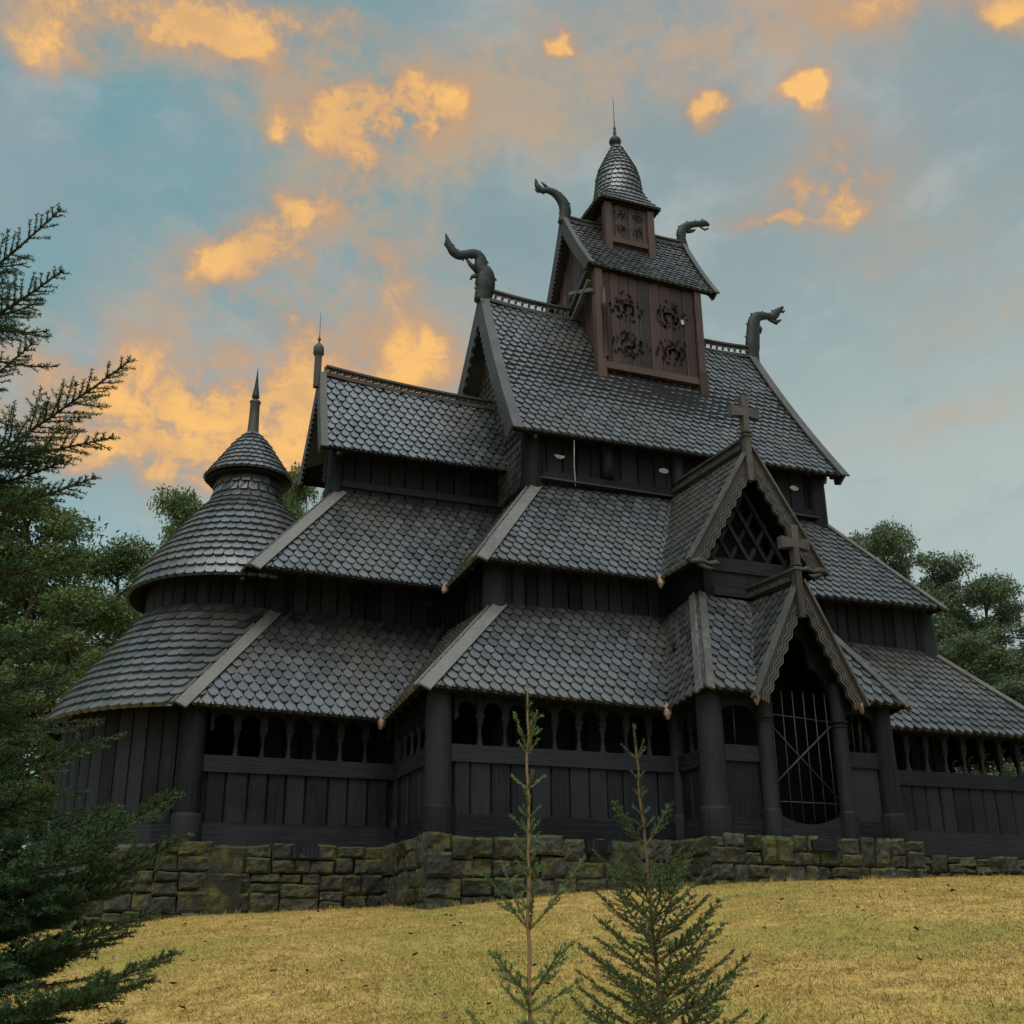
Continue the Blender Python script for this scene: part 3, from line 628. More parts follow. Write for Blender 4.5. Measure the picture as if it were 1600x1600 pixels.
for (x, y, r) in ((*cSE, .25), (*nSE, .26), (*pL, .27), (pR[0], pR[1], .24), (*nSW, .26)): column('corner_column', x, y, 0, 2.95, r)
for (x, y, r) in ((cI[0]+.05, cI[1]-.0, .16), (nP[0]-.02, nP[1], .16), (nP2[0], nP2[1]-.0, .16)): column('inner_column', x, y, 0, 2.95, r)
# inner walls: solid core of the aisles and the upper walls with their columns
plankwall('aisle_wall', [((-9.93, -1.41), (-5.72, -1.41)), ((-5.72, -1.41), (-5.72, -4.25)), ((-5.72, -4.25), (-1.46, -4.25)), ((1.0, -4.25), (5.72, -4.25)), ((5.72, -4.25), (5.72, 4.25)), ((5.72, 4.25), (-5.72, 4.25)), ((-5.72, 4.25), (-5.72, 1.41)), ((-5.72, 1.41), (-9.93, 1.41)), ((-9.93, 1.41), (-9.93, -1.41)), ((-1.46, -4.25), (1.0, -4.25))], -0.1, 5.95, 0.34)
mb = MB(); mb.box(-7.35, 7.35, -5.6, 5.6, -0.30, -0.12); mb.box(-11.5, -7.3, -2.9, 2.9, -0.30, -0.121); mb.box(-2.2, 1.6, -6.95, -5.5, -0.30, -0.125); obj('floor', mb, M['tar_h'], CH)
for (x, y, r) in ((-9.86, -1.36, .29), (-5.72, -4.2, .28), (5.68, -4.2, .28)): column('aisle_column', x, y, 4.3, 6.1, r, base=False)
# upper walls
plankwall('upper_wall', [((-8.5, -.50), (-4.15, -.50)), ((-8.5, .5), (-8.5, -.5)), ((-4.15, .5), (-8.5, .5))], 8.3, 9.9, 0.42)
plankwall('upper_wall', [((-4.16, -2.62), (4.16, -2.62)), ((4.16, -2.62), (4.16, 2.62)), ((4.16, 2.62), (-4.16, 2.62)), ((-4.16, 2.62), (-4.16, -2.62))], 8.3, 10.3, 0.42)
mb = MB(); rb(mb, (-8.4, -.5, 0), (-4.2, -.5, 0), 8.62, 8.80, 0.02, 0.12); rb(mb, (-4.1, -2.62, 0), (4.1, -2.62, 0), 8.62, 8.84, 0.02, .16); rb(mb, (-8.5, .4, 0), (-8.5, -.4, 0), 8.6, 8.8, .02, .12); obj('wall_beam', mb, M['tar_h'], CH)
mb = MB(); rb(mb, (-4.16, -2.65, 0), (4.16, -2.65, 0), 8.60, 8.64, 0.0, 0.22); obj('flashing_board', mb, M['barge'], CH)
column('upper_column', -8.50, -.50, 8.3, 9.75, .20, base=False); 
for x in (-4.15, 4.05): column('upper_column', x, -2.62, 8.3, 10.1, .27, base=False, taper=1)
for x in (-2.18, -.2, 1.9): column('upper_column', x, -2.74, 8.86, 10.1, .17, base=False, taper=1, hang=True)
def disc(x, y, z, rx, rz, n=(0, -1, 0), half=False):
    mb = MB(); k = 14; c = V(x, y, z)
    u = nrm(np.cross(V(0, 0, 1), V(n))); a = [c+u*rx*math.cos(t)+V(0, 0, rz*math.sin(t)) for t in np.linspace(0 if not half else PI, 2*PI, k, endpoint=half)]
    mb.add([p+V(n)*.02 for p in a]+[p for p in a], [tuple(range(len(a)))]+[(i, (i+1) % len(a), (i+1) % len(a)+len(a), i+len(a)) for i in range(len(a))]); return mb
for x, z, h in ((-3.45, 9.34, True), (-.567, 9.35, False), (3.35, 9.43, False)): obj('round_window', disc(x, -2.69, z, .14, .07 if not h else .10, half=h), M['pale'], CH)
mb = MB(); mb.tube([(-3.23, -3.1, 9.6), (-3.18, -2.95, 9.0), (-3.08, -2.78, 8.55)], .012, 5); obj('conductor_wire', mb, M['wire'], CH)
obj('round_window', disc(-6.36, -1.46, 5.59, .11, .09), M['iron'], CH)
# shingled gable walls (east gables set back under the verge)
def gable(name, x, hy, z0, zr, sh=True, mt='shingle', nx=-1, parent=None):
    mb = MB(); A = (x, hy, z0); B = (x, -hy, z0); n = V(nx, 0, 0)
    mb.add([(x, hy, z0), (x, -hy, z0), (x, 0, zr), (x-nx*.1, hy, z0), (x-nx*.1, -hy, z0), (x-nx*.1, 0, zr)], [(0, 1, 2), (5, 4, 3), (0, 3, 4, 1), (1, 4, 5, 2), (2, 5, 3, 0)], .2)
    if sh:
        e_ = .22; w_ = .24; rows = int((zr-z0)/e_)
        for k in range(rows):
            z = z0+k*e_; half = hy*(1-(z+e_*.5-z0)/(zr-z0))-.02
            m_ = int(2*half/w_)
            for i in range(m_+1):
                y = -half+(i+.5*(k % 2))*w_
                if abs(y) > half: continue
                put_shingle(mb, lambda a, b: V(x, y-a*w_*nx*-1, z+b*e_), n)
    else:
        k = int(2*hy/.22)
        for i in range(k):
            ya = -hy+i*2*hy/k; yb = ya+2*hy/k-.015; zt = z0+(zr-z0)*(1-max(abs(ya), abs(yb))/hy)
            if zt > z0+.1: mb.box(x+nx*.035-.02, x+nx*.035+.02, ya, yb, z0, zt)
    return obj(name, mb, M[mt], parent or CH)
gable('gable_wall', -4.16, 3.0, 9.6, 14.7); gable('gable_wall', 4.16, 3.0, 9.6, 14.6, nx=1)
gable('gable_wall', -8.5, 1.15, 9.35, 11.6)
# extra shingled cheek at the chancel / nave junction
mb = MB(); patch(mb, (-4.22, -0.6, 8.6), (-4.22, -2.6, 8.6), (-4.22, -2.6, 9.9), (-4.22, -.6, 9.9), w_=.22, e_=.22); obj('gable_cheek', mb, M['shingle'], CH)

# ---------------------------------------------------------------- apse (round east end)
XA = -10.508
def blend_surface(prof_s, hip0, hip1, z0, z1, power=1.0):
    """radius from the silhouette profile on the east, easing to the hip line towards the chancel"""
    zs = [z for r, z in prof_s]; rs = [r for r, z in prof_s]; h0 = V(hip0)-V(XA, 0, 0); h1 = V(hip1)-V(XA, 0, 0)
    def S(a, z):                     # a in -1..1 (towards -Y at +1)
        Rz = np.interp(z, zs, rs); t = (z-z0)/(z1-z0); h = h0+(h1-h0)*t
        th = math.atan2(-h[1], -h[0]); Rh = math.hypot(h[0], h[1]); ang = a*th
        k = abs(a); k = k*k*(3-2*k); k = k**power
        r = Rz+(Rh-Rz)*k
        return V(XA-r*math.cos(ang), -r*math.sin(ang), z)
    return S
def cone_roof(name, S, zs_, e_=0.25, w_=0.25, full=False, cont=None, parent=None, keep=lambda p: True):
    """lay shingles over S(a, z); rows spaced by surface length"""
    mb = MB(); zz = np.linspace(zs_[0], zs_[1], 200); L = [0]
    for i in range(199): L.append(L[-1]+np.linalg.norm(S(0, zz[i+1])-S(0, zz[i])))
    rows = round(L[-1]/e_); lev = np.interp(np.linspace(0, L[-1], rows+1), L, zz)
    for k in range(rows):
        za, zb = lev[k], lev[k+1]; aa = np.linspace(-1, 1, 60); c = [S(a, za) for a in aa]; cl = [0]
        for i in range(59): cl.append(cl[-1]+np.linalg.norm(c[i+1]-c[i]))
        n = max(6, round(cl[-1]/w_)); wa = cl[-1]/n
        for i in range(n):
            s = (i+.5*(k % 2)+ (0.0))*wa
            am = np.interp(min(max(s, 0), cl[-1]), cl, aa)
            p = S(am, za)
            if not keep(p): continue
            q = S(am, min(zb, zs_[1])); t1 = nrm(S(min(am+.01, 1), za)-S(max(am-.01, -1), za)); t2 = nrm(q-p+V(0, 0, 1e-6)); nn = nrm(np.cross(t1, t2))
            if np.dot(nn, p-V(XA, 0, p[2]-.3)) < 0: nn = -nn
            def pt(a, b):
                if full: av = np.interp((s+a*wa) % cl[-1], cl, aa)
                else: av = np.interp(min(max(s+a*wa, 0), cl[-1]), cl, aa)
                zq = za+b*(zb-za); zq = min(zq, zs_[1]+.03)
                return S(av, zq) if zq >= zs_[0] else S(av, zs_[0])
            put_shingle(mb, pt, nn, random.uniform(.072, .088)*min(1, e_/.24), OUT2)
    ns = 14; na = 48; vs = []
    for z in np.linspace(zs_[0], zs_[1], ns):
        for a in np.linspace(-1, 1, na): vs.append(S(a, z))
    for z in np.linspace(zs_[0], zs_[1], ns):
        for a in np.linspace(-1, 1, na):
            p = S(a, z); q = p-V(XA, 0, p[2]); vs.append(p-nrm(q+V(0, 0, .3))*.09)
    fs = []
    for i in range(ns-1):
        for j in range(na-1):
            b = i*na+j
            if not keep(vs[b]): continue
            fs += [(b, b+1, b+na+1, b+na)]
    mb.add(vs[:ns*na], fs, 0.0, True)
    o = obj(name, mb, M['shingle'], parent or CH)
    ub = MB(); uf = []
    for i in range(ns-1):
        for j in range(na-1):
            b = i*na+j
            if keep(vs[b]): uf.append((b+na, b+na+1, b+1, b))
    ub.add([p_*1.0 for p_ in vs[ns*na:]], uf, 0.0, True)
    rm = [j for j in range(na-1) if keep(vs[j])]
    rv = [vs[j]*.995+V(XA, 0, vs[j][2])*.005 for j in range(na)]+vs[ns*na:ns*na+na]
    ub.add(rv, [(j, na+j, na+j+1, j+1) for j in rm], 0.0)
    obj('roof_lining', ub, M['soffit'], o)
    return o
lowprof = [(3.86, 2.43), (3.545, 3.019), (2.974, 3.828), (2.378, 4.62), (2.03, 5.14)]
S1 = blend_surface(lowprof, (-12.05, -3.36, 2.5), (-9.95, -1.42, 5.14), 2.5, 5.142)
ap = cone_roof('apse_roof', S1, (2.43, 5.05))
midprof = [(2.46, 5.517), (2.247, 6.037), (1.749, 6.775), (1.238, 7.534), (0.88, 7.93), (0.755, 8.2), (0.72, 8.9)]
def S2(a, z):
    r = np.interp(z, [q[1] for q in midprof], [q[0] for q in midprof]); th = PI
    return V(XA-r*math.cos(a*th), -r*math.sin(a*th), z)
cone_roof('apse_upper_roof', S2, (5.517, 8.85), parent=None, e_=.235, w_=.22, full=True, keep=lambda p: p[0] < XA+.35+max(0, p[2]-6.2)*3)
def S3(a, z):
    r = np.interp(z, [8.656, 8.75, 9.337, 9.60, 9.80, 9.92], [1.03, .97, 0.58, .42, .24, .14]); return V(XA-r*math.cos(a*PI), -r*math.sin(a*PI), z)
cap = cone_roof('turret_cap', S3, (8.656, 9.92), e_=.17, w_=.17, full=True)
mb = MB(); mb.lathe((XA, 0, 8.56), [(.78, 0), (.98, .03), (.98, .07), (.7, .12)], 32); obj('cap_rim', mb, M['soffit'], cap)
mb = MB(); mb.lathe((XA, 0, 9.80), [(.17, 0), (.14, .2), (.125, .6), (.118, .95), (.14, .98), (.14, 1.03), (.07, 1.05)], 8); sp = obj('spire_post', mb, M['barge'], cap)
mb = MB(); mb.lathe((XA, 0, 10.84), [(.05, 0), (.03, .04), (.10, .10), (.085, .17), (.045, .45), (.018, .75), (.004, .95)], 10); obj('spike', mb, M['dragon'], sp)
# curved plank walls
def curved(name, f, a0, a1, z0, z1, n, r_off=0.0):
    mb = MB(); al = np.linspace(a0, a1, n+1)
    for i in range(n):
        g = 0.004; pa, pb = f(al[i]+g), f(al[i+1]-g); th = random.uniform(0.0, .02); m_ = (pa+pb)/2; on = nrm(V(m_[0]-XA, m_[1], 0))
        q = [pa, pa*.75+pb*.25+on*.03, pa*.25+pb*.75+on*.03, pb]
        q = [V(x[0], x[1], 0)+on*th for x in q]; vs = [p+V(0, 0, z) for z in (z0, z1) for p in q]+[p-on*.1+V(0, 0, z) for z in (z0, z1) for p in (q[0], q[3])]
        mb.add(vs, [(0, 1, 5, 4), (1, 2, 6, 5), (2, 3, 7, 6), (0, 4, 10, 8), (3, 9, 11, 7), (8, 10, 11, 9), (4, 5, 6, 7, 11, 10), (0, 8, 9, 3, 2, 1)])
    return obj(name, mb, M['tar'], CH)
def fl(a, R0=3.45, Rh=3.11, th=math.radians(70)):
    k = abs(a); k = k*k*(3-2*k); r = R0+(Rh-R0)*k; return V(XA-r*math.cos(a*th), -r*math.sin(a*th), 0)
curved('apse_wall', fl, -1, 1, -0.2, 2.9, 24)
mb = MB()
al = np.linspace(-1, 1, 25)
for i in range(24): rb(mb, fl(al[i]), fl(al[i+1]), -.22, .27, 0.02, .10, .005, .005) if False else rb(mb, fl(al[i], 3.47, 3.13), fl(al[i+1], 3.47, 3.13), -.22, .27, -.08, .09, .01, .01)
obj('apse_sill', mb, M['tar_h'], CH)
def fm(a): return fl(a, 2.03, 1.52, math.radians(112))
curved('apse_upper_wall', fm, -1, 1, 4.5, 5.9, 26)

# ---------------------------------------------------------------- stone foundation
def stones():
    mb = MB(); rnd = random.Random(3)
    def face(p0, p1, ztop, hs, first=0):
        p0, p1 = V(*p0, 0), V(*p1, 0); L = np.linalg.norm(p1-p0); d = (p1-p0)/L; n = V(d[1], -d[0], 0)
        Hh = 1.75; leaves = []
        def split(u0, u1, v0, v1, dep):
            w_, h_ = u1-u0, v1-v0; mw = rnd.uniform(.45, 1.05)*hs; mh = rnd.uniform(.30, .58)*hs
            if dep > 9: leaves.append((u0, u1, v0, v1)); return
            if w_ > mw*2.6 or (w_ > mw and w_/h_ > 1.1): c = u0+w_*rnd.uniform(.36, .64); split(u0, c, v0, v1, dep+1); split(c, u1, v0, v1, dep+1)
            elif h_ > mh: c = v0+h_*rnd.uniform(.38, .62); split(u0, u1, v0, c, dep+1); split(u0, u1, c, v1, dep+1)
            else: leaves.append((u0, u1, v0, v1))
        vb = [0]
        while vb[-1] < Hh: vb.append(vb[-1]+rnd.uniform(.42, .72)*hs)
        for k in range(len(vb)-1): split(0, L, vb[k], vb[k+1], 0)
        for (a, b, va, vb_) in leaves:
            if b-a < .05: continue
            zt_, zb_ = ztop-va, ztop-vb_
            if va == 0: zt_ += rnd.uniform(-.03, .045)
            nu, nv = 9, 7; oz = rnd.uniform(-.02, .035); rr = rnd.random(); seed = rnd.random()*50; tl, tv = rnd.uniform(-.02, .02), rnd.uniform(-.03, .03)
            cs = [(rnd.uniform(-.022, .022), rnd.uniform(-.02, .02)) for _ in range(4)]; vs = []
            for jj in range(nv+1):
                for ii in range(nu+1):
                    u, v = ii/nu, jj/nv; eu = min(1, min(u, 1-u)*(b-a)/.028); ev = min(1, min(v, 1-v)*(zt_-zb_)/.028); edge = min(eu, ev)
                    du = (cs[0][0]*(1-u)+cs[1][0]*u)*(1-v)+(cs[2][0]*(1-u)+cs[3][0]*u)*v; dv = (cs[0][1]*(1-u)+cs[1][1]*u)*(1-v)+(cs[2][1]*(1-u)+cs[3][1]*u)*v
                    ss = a+.007+(b-a-.014)*u+du; zz_ = zb_+.006+(zt_-zb_-.012)*v+dv
                    ss += noise.noise(Vector((zz_*7, seed, 1)))*.02*(1-abs(2*u-1)*0); zz_ += noise.noise(Vector((ss*6, seed, 4)))*.018
                    nz = noise.noise(Vector((ss*2.5+seed, zz_*2.5, seed)))*.06+noise.noise(Vector((ss*8+seed, zz_*8, seed)))*.04+noise.noise(Vector((ss*22+seed, zz_*22, seed)))*.016
                    vs.append(p0+d*ss+n*(oz+edge*.04+nz*(.35+.65*edge)+tl*(u-.5)*2+tv*(v-.5)*2)+V(0, 0, zz_))
            m_ = nu+1; fs = [(jj*m_+ii, jj*m_+ii+1, (jj+1)*m_+ii+1, (jj+1)*m_+ii) for jj in range(nv) for ii in range(nu)]
            mb.add(vs, fs, rr, False)
            ring = [jj*m_ for jj in range(nv+1)]+[nv*m_+ii for ii in range(1, nu+1)]+[jj*m_+nu for jj in range(nv-1, -1, -1)]+[ii for ii in range(nu-1, 0, -1)]
            rv = [vs[q] for q in ring]; kk = len(rv)
            mb.add(rv+[q-n*.32 for q in rv], [(ii, (ii+1) % kk, (ii+1) % kk+kk, ii+kk) for ii in range(kk)], rr)
    chh = 1.05
    apts = [tuple(fl(a, 3.72, 3.50)[:2]) for a in np.linspace(-.9, .9, 9)]
    for i in range(8): face(apts[i], apts[i+1], -.12, chh)
    face((-12.10, -3.22), (-7.72, -3.22), -.10, chh)
    nh = 1.3
    face((-7.72, -3.15), (-7.72, -5.98), -.08, nh); face((-7.72, -5.98), (-2.72, -5.98), -.08, nh); face((-2.72, -5.9), (-2.72, -7.36), -.07, nh)
    face((-2.72, -7.36), (2.12, -7.36), -.07, 1.1); face((2.12, -7.36), (2.12, -5.98), -.07, 1.1)
    face((2.05, -5.98), (7.8, -5.98), -.22, 0.8); face((7.8, -5.98), (7.8, 5.98), -.22, 0.8)
    bk = MB()   # dark mortar core
    mb.box(-11.7, -7.6, -3.0, 3.0, -2.4, -.16, 0); mb.box(-7.55, 7.6, -5.8, 5.8, -2.4, -.24, 0); mb.box(-2.55, 1.95, -7.15, -5.7, -2.4, -.2, 0); mb.lathe((XA, 0, -2.4), [(3.3, 0), (3.3, 2.22)], 32, 0, PI/2, 1.5*PI)
    return obj('stone_foundation', mb, M['stone'], CH, 'mossy dry-laid stone foundation under the church')
st = stones()
for (x, y) in ((-9.33, -3.22), (-4.35, -5.98)):
    mb = MB(); mb.box(x-.27, x+.27, y-.115, y+.05, -.36, -.10); obj('vent_frame', mb, M['tar_h'], st); mb = MB()
    for k in range(6): mb.box(x-.24+k*.083, x-.175+k*.083, y-.13, y-.116, -.335, -.125)
    obj('vent_slats', mb, M['tar'], st)

# ---------------------------------------------------------------- gables of the porch
def gable_front(rf_name, cx, yf, yb, zf, za, hw, label, wallbox=None, lr=(0, 0)):
    A = (cx-hw, yb[0], zf); B = (cx-hw, yf, zf+lr[0]); Cc = (cx, yf, za); D = (cx, yb[1], za+.1)
    A2 = (cx+hw, yf, zf+lr[1]); B2 = (cx+hw, yb[0], zf+lr[1])
    o = roof(rf_name, [(A, B, Cc, D), (A2, B2, D, Cc)], label)
    return o, A, B, Cc, D, A2
def zigboard(parent, cx, y, zf, za, hw, w0=.30, n=11, th=.08):
    """carved bargeboards with a stepped wavy inner edge and three raised beads"""
    for sgn in (-1, 1):
        foot = V(cx+sgn*hw, y, zf); apex = V(cx, y, za); d = nrm(apex-foot); L = np.linalg.norm(apex-foot); inn = V(-sgn*d[2], 0, sgn*d[0]*1.0)
        inn = nrm(V(-d[2]*sgn, 0, d[0]*sgn)); inn = inn if (inn[0]*sgn < 0) else -inn
        K = n*4
        def edge(t, w_):
            ph = (t*n) % 1.0; z = (abs(ph-.5)*2 > .5)*1.0; z = np.clip((abs(ph-.5)*2-.25)*2, 0, 1)
            return foot+d*L*t+inn*(w_+.06*z)
        mb = MB(); vs = []
        ts = np.linspace(0, 1, K+1)
        ys = V(0, th, 0)
        for t in ts: a, b = foot+d*L*t-inn*.05, edge(t, w0); b = b if sgn*(b[0]-cx) > 0 else V(cx, b[1], b[2]); vs += [a, b, a+ys, b+ys]
        fs = []
        for k in range(K): q = 4*k; c = q+4; fs += [(q, c, c+1, q+1), (q+2, q+3, c+3, c+2), (q+1, c+1, c+3, q+3), (q, q+2, c+2, c)]
        fs += [(0, 1, 3, 2)]
        mb.add(vs, fs, .35); o = obj('bargeboard', mb, M['barge'], parent)
        mb = MB()
        for j in range(3):
            pts = []
            for t in ts:
                p = edge(t, w0-.015-.065*j); 
                if sgn*(p[0]-cx) < 0.01: p = V(cx+sgn*.01, p[1], p[2])
                pts.append(p-V(0, .012, 0))
            for a, b in zip(pts[:-1], pts[1:]):
                if np.linalg.norm(b-a) > .01: mb.bar(a, b, .02, .024, (0, 1, 0) if False else (0, -1, 0), .9)
        obj('carved_bead', mb, M['trim'], o)
        mb = MB(); mb.bar(foot-inn*.07-d*.05+V(0, .02, 0), apex-inn*.07+V(0, .02, 0), .20, .05, inn, .6); obj('cap_board', mb, M['trim'], o)
def cross(parent, x, y, z0, s=1.0):
    mb = MB(); t = .085*s
    mb.obox((x, y, z0-.28*s), (.075*s, 0, 0), (0, t, 0), (0, 0, .55*s)); mb.box(x-.11*s, x+.11*s, y-t*1.3, y+t*1.3, z0+.24*s, z0+.30*s); mb.box(x-.095*s, x+.095*s, y-t*1.2, y+t*1.2, z0+.34*s, z0+.38*s)
    def pr(ou): mb.poly([(x+a*s, z0+b*s) for a, b in ou], y-t, y+t, lambda u, v, w_: V(u, w_, v))
    pr([(-.075, .38), (.075, .38), (.07, .75), (-.07, .75)]); pr([(-.07, .95), (.07, .95), (.10, 1.27), (-.10, 1.27)])
    pr([(-.07, .755), (-.07, .945), (-.36, .985), (-.36, .715)]); pr([(.07, .755), (.36, .715), (.36, .985), (.07, .945)]); mb.obox((x, y, z0+.85*s), (.07*s, 0, 0), (0, t*.98, 0), (0, 0, .10*s))
    return obj('cross', mb, M['cross'], parent)
# upper gable
XD = -0.345
dor, *_ = gable_front('dormer_roof', XD, -6.106, (-4.878, -2.75), 5.64, 8.52, 1.70, 'upper gable roof over the porch', lr=(0.0, 0.12))
zigboard(dor, XD+.03, -6.19, 5.72, 8.52, 1.68, .26, 11)
crest(dor, (XD-.02, -6.05, 8.55), (XD-.02, -2.9, 8.68), .27, .19, 0.0)
cross(dor, -.40, -6.22, 8.55, 1.0)
mb = MB()
fy = -5.70
mb.box(-1.47, -1.25, fy-.05, fy+.16, 5.0, 6.0); mb.box(.62, .84, fy-.05, fy+.16, 5.0, 6.0)
mb.box(-1.25, .62, fy-.07, fy+.1, 5.69, 6.0); mb.box(-1.25, .62, fy-.02, fy+.1, 5.30, 5.69); mb.box(-1.25, .62, fy-.09, fy+.1, 5.12, 5.30)
mb.box(-.33, -.30, fy-.03, fy, 5.30, 5.69)
mb.box(-1.45, -1.33, -5.54, -4.2, 4.9, 5.9); mb.box(.72, .82, -5.54, -4.2, 4.9, 5.9)
rb(mb, (-1.47, -4.3, 0), (-1.47, -5.64, 0), 5.0, 5.28, 0, .09)
mb.add([(-1.6, fy+.55, 5.9), (.9, fy+.55, 5.9), (XD, fy+.55, 8.4)], [(0, 1, 2)]); 
dw = obj('dormer_wall', mb, M['tar_h'], dor)
mb = MB()
sl = 1.75   # diagonal slope of the lattice
for sgn in (-1, 1):
    for k in range(-3, 4):
        x0 = XD+k*.47+.1; pts = []
        for t in np.linspace(0, 2.2, 45):
            x = x0+sgn*t*.5; z = 6.0+t*.5*sl
            lim = (8.3-z)/2.6*1.55-.12
            if abs(x-XD) < lim and z < 7.75: pts.append((x, z))
        if len(pts) > 2: mb.bar((pts[0][0], fy+.03+.03*sgn, pts[0][1]), (pts[-1][0], fy+.03+.03*sgn, pts[-1][1]), .085, .055, (0, 1, 0))
obj('lattice', mb, M['tar'], dor)
# small carved beasts at the feet
for sx, x, z in ((1, -1.95, 5.66), (-1, 1.33, 5.78)):
    mb = MB(); mb.tube([(x-.12*sx, -6.22, z), (x+.1*sx, -6.24, z+.04), (x+.32*sx, -6.26, z-.02), (x+.5*sx, -6.27, z+.02), (x+.62*sx, -6.27, z-.03)], [.06, .08, .055, .07, .02], 8, flat=.7)
    mb.tube([(x+.1*sx, -6.22, z-.05), (x+.35*sx, -6.27, z-.15), (x+.45*sx, -6.27, z-.12)], [.05, .04, .01], 6); obj('carved_beast', mb, M['barge'], dor)
# lower gable
gab, *_ = gable_front('porch_gable_roof', -.30, -7.46, (-7.2, -5.72), 2.60, 5.0, 1.20, 'small gable roof over the gate', lr=(-.02, -.10))
zigboard(gab, -.30, -7.55, 2.52, 5.0, 1.24, .20, 9)
crest(gab, (-.36, -7.4, 5.02), (-.36, -5.75, 5.10), .25, .17, 0.0)
cross(gab, -.40, -7.60, 4.98, .94)

# porch front
gL, gR = -1.17, .60
mb = MB(); fz = -7.02
for a, b in ((pL[0]+.2, gL-.1), (gR+.1, pR[0]-.2)):
    mb = MB(); boards(mb, (a, -7.0, 0), (b, -7.0, 0), .25, 1.35, 0, .8); pw = obj('porch_wall', mb, M['tar'], CH)
for a, b in ((pL[0]+.2, gL-.1), (gR+.1, pR[0]-.2)): mb = MB(); mb.box(a, b, -7.09, -6.92, 1.35, 1.66); obj('porch_rail', mb, M['tar_h'], pw); mb = MB(); mb.box(a, b, -7.10, -6.9, -.22, .29); obj('porch_sill', mb, M['tar_h'], pw)
mb = MB()   # lintel boards with shallow arches over the side openings, and the keyhole arch above the gate
def archboard(x0, x1, zs, zt, rise, top, y0, y1):
    k = 12; low_ = [(x0+(x1-x0)*i/k, zs+rise*math.sin(PI*i/k)**.6) for i in range(k+1)]
    for i in range(k):
        (a, za_), (b, zb_) = low_[i], low_[i+1]
        vs = [(a, y0, za_), (b, y0, zb_), (b, y0, top), (a, y0, top), (a, y1, za_), (b, y1, zb_), (b, y1, top), (a, y1, top)]
        mb.add(vs, [(0, 1, 2, 3), (7, 6, 5, 4), (0, 4, 5, 1), (3, 2, 6, 7)], .4)
archboard(pL[0]+.2, gL-.12, 2.25, 0, .2, 2.75, -7.06, -6.98); archboard(gR+.12, pR[0]-.2, 2.25, 0, .2, 2.75, -7.06, -6.98)
cxg = (gL+gR)/2; k = 40; arc = []
for i in range(k+1):              # half outline mirrored: column edge, shoulder arc, keyhole
    t = i/k; x = gL+.12+(gR-gL-.24)*t; u = abs(2*t-1)
    z = 2.75+.62*math.sqrt(max(0, 1-u**2.2))
    if u < .40: z = 3.62+.36*math.sqrt(max(0, 1-(u/.40)**2))
    arc.append((x, z))
for i in range(k):
    (a, za_), (b, zb_) = arc[i], arc[i+1]
    ta = 5.0-abs(a-cxg)*2.02-.12; tb = 5.0-abs(b-cxg)*2.02-.12; ta, tb = max(ta, za_+.02), max(tb, zb_+.02)
    y0, y1 = -7.08, -6.98
    vs = [(a, y0, za_), (b, y0, zb_), (b, y0, tb), (a, y0, ta), (a, y1, za_), (b, y1, zb_), (b, y1, tb), (a, y1, ta)]
    mb.add(vs, [(0, 1, 2, 3), (7, 6, 5, 4), (0, 4, 5, 1), (3, 2, 6, 7)], .3)
obj('arch_board', mb, M['tar'], pw)
for x in (gL, gR): column('gate_column', x, -7.12, 0.0, 3.0, .16, ring=2.22, parent=CH)
# threshold with a hollowed top
mb = MB(); k = 16
for i in range(k):
    a = gL+.1+(gR-gL-.2)*i/k; b = gL+.1+(gR-gL-.2)*(i+1)/k; h = lambda x: .40-.20*(1-((x-cxg)/((gR-gL)/2-.1))**2)
    vs = [(a, -7.12, -.22), (b, -7.12, -.22), (b, -7.12, h(b)), (a, -7.12, h(a)), (a, -6.95, -.22), (b, -6.95, -.22), (b, -6.95, h(b)), (a, -6.95, h(a))]
    mb.add(vs, [(0, 1, 2, 3), (7, 6, 5, 4), (3, 2, 6, 7)], .5)
obj('threshold', mb, M['tar_h'], pw)
mb = MB(); mb.box(cxg-.28, cxg+.28, -7.50, -7.13, -.32, -.12); obj('door_step', mb, M['tar_h'], pw)
# gate
mb = MB(); gy = -7.05
mb.tube([(gL+.15, gy, 2.32), (gR-.15, gy, 2.24)], .013, 6)
gt = obj('iron_gate', mb, M['iron'], CH, 'light iron bar gate in the porch opening')
mb = MB(); mb.tube([(gL+.15, gy, .62), (gR-.15, gy, .62)], .013, 6); obj('cross_rail', mb, M['iron'], gt)
for i in range(6):
    x = gL+.24+(gR-gL-.48)*i/5; mb = MB(); mb.tube([(x, gy-.015, .26), (x, gy-.015, 2.80)], .013, 6); obj('bar', mb, M['iron'], gt)
for a, b, w_ in (((gL+.16, gy-.03, .95), (gR-.16, gy-.03, 2.15), .022), ((gL+.16, gy-.045, 2.1), (gR-.16, gy-.045, .7), .012)):
    mb = MB(); mb.tube([a, b], w_, 6); obj('brace', mb, M['iron'], gt)
for xs in ((pL[0]+.55,), (gR+.42, gR+.6)):
    for x in xs: mb = MB(); mb.tube([(x, -7.0, 1.64), (x, -7.0, 2.5)], .014, 6); obj('window_bar', mb, M['iron'], pw)
mb = MB(); mb.box(-2.2, 1.6, -5.55, -5.5, -.1, 4.0); obj('inner_porch_wall', mb, M['black'], CH)

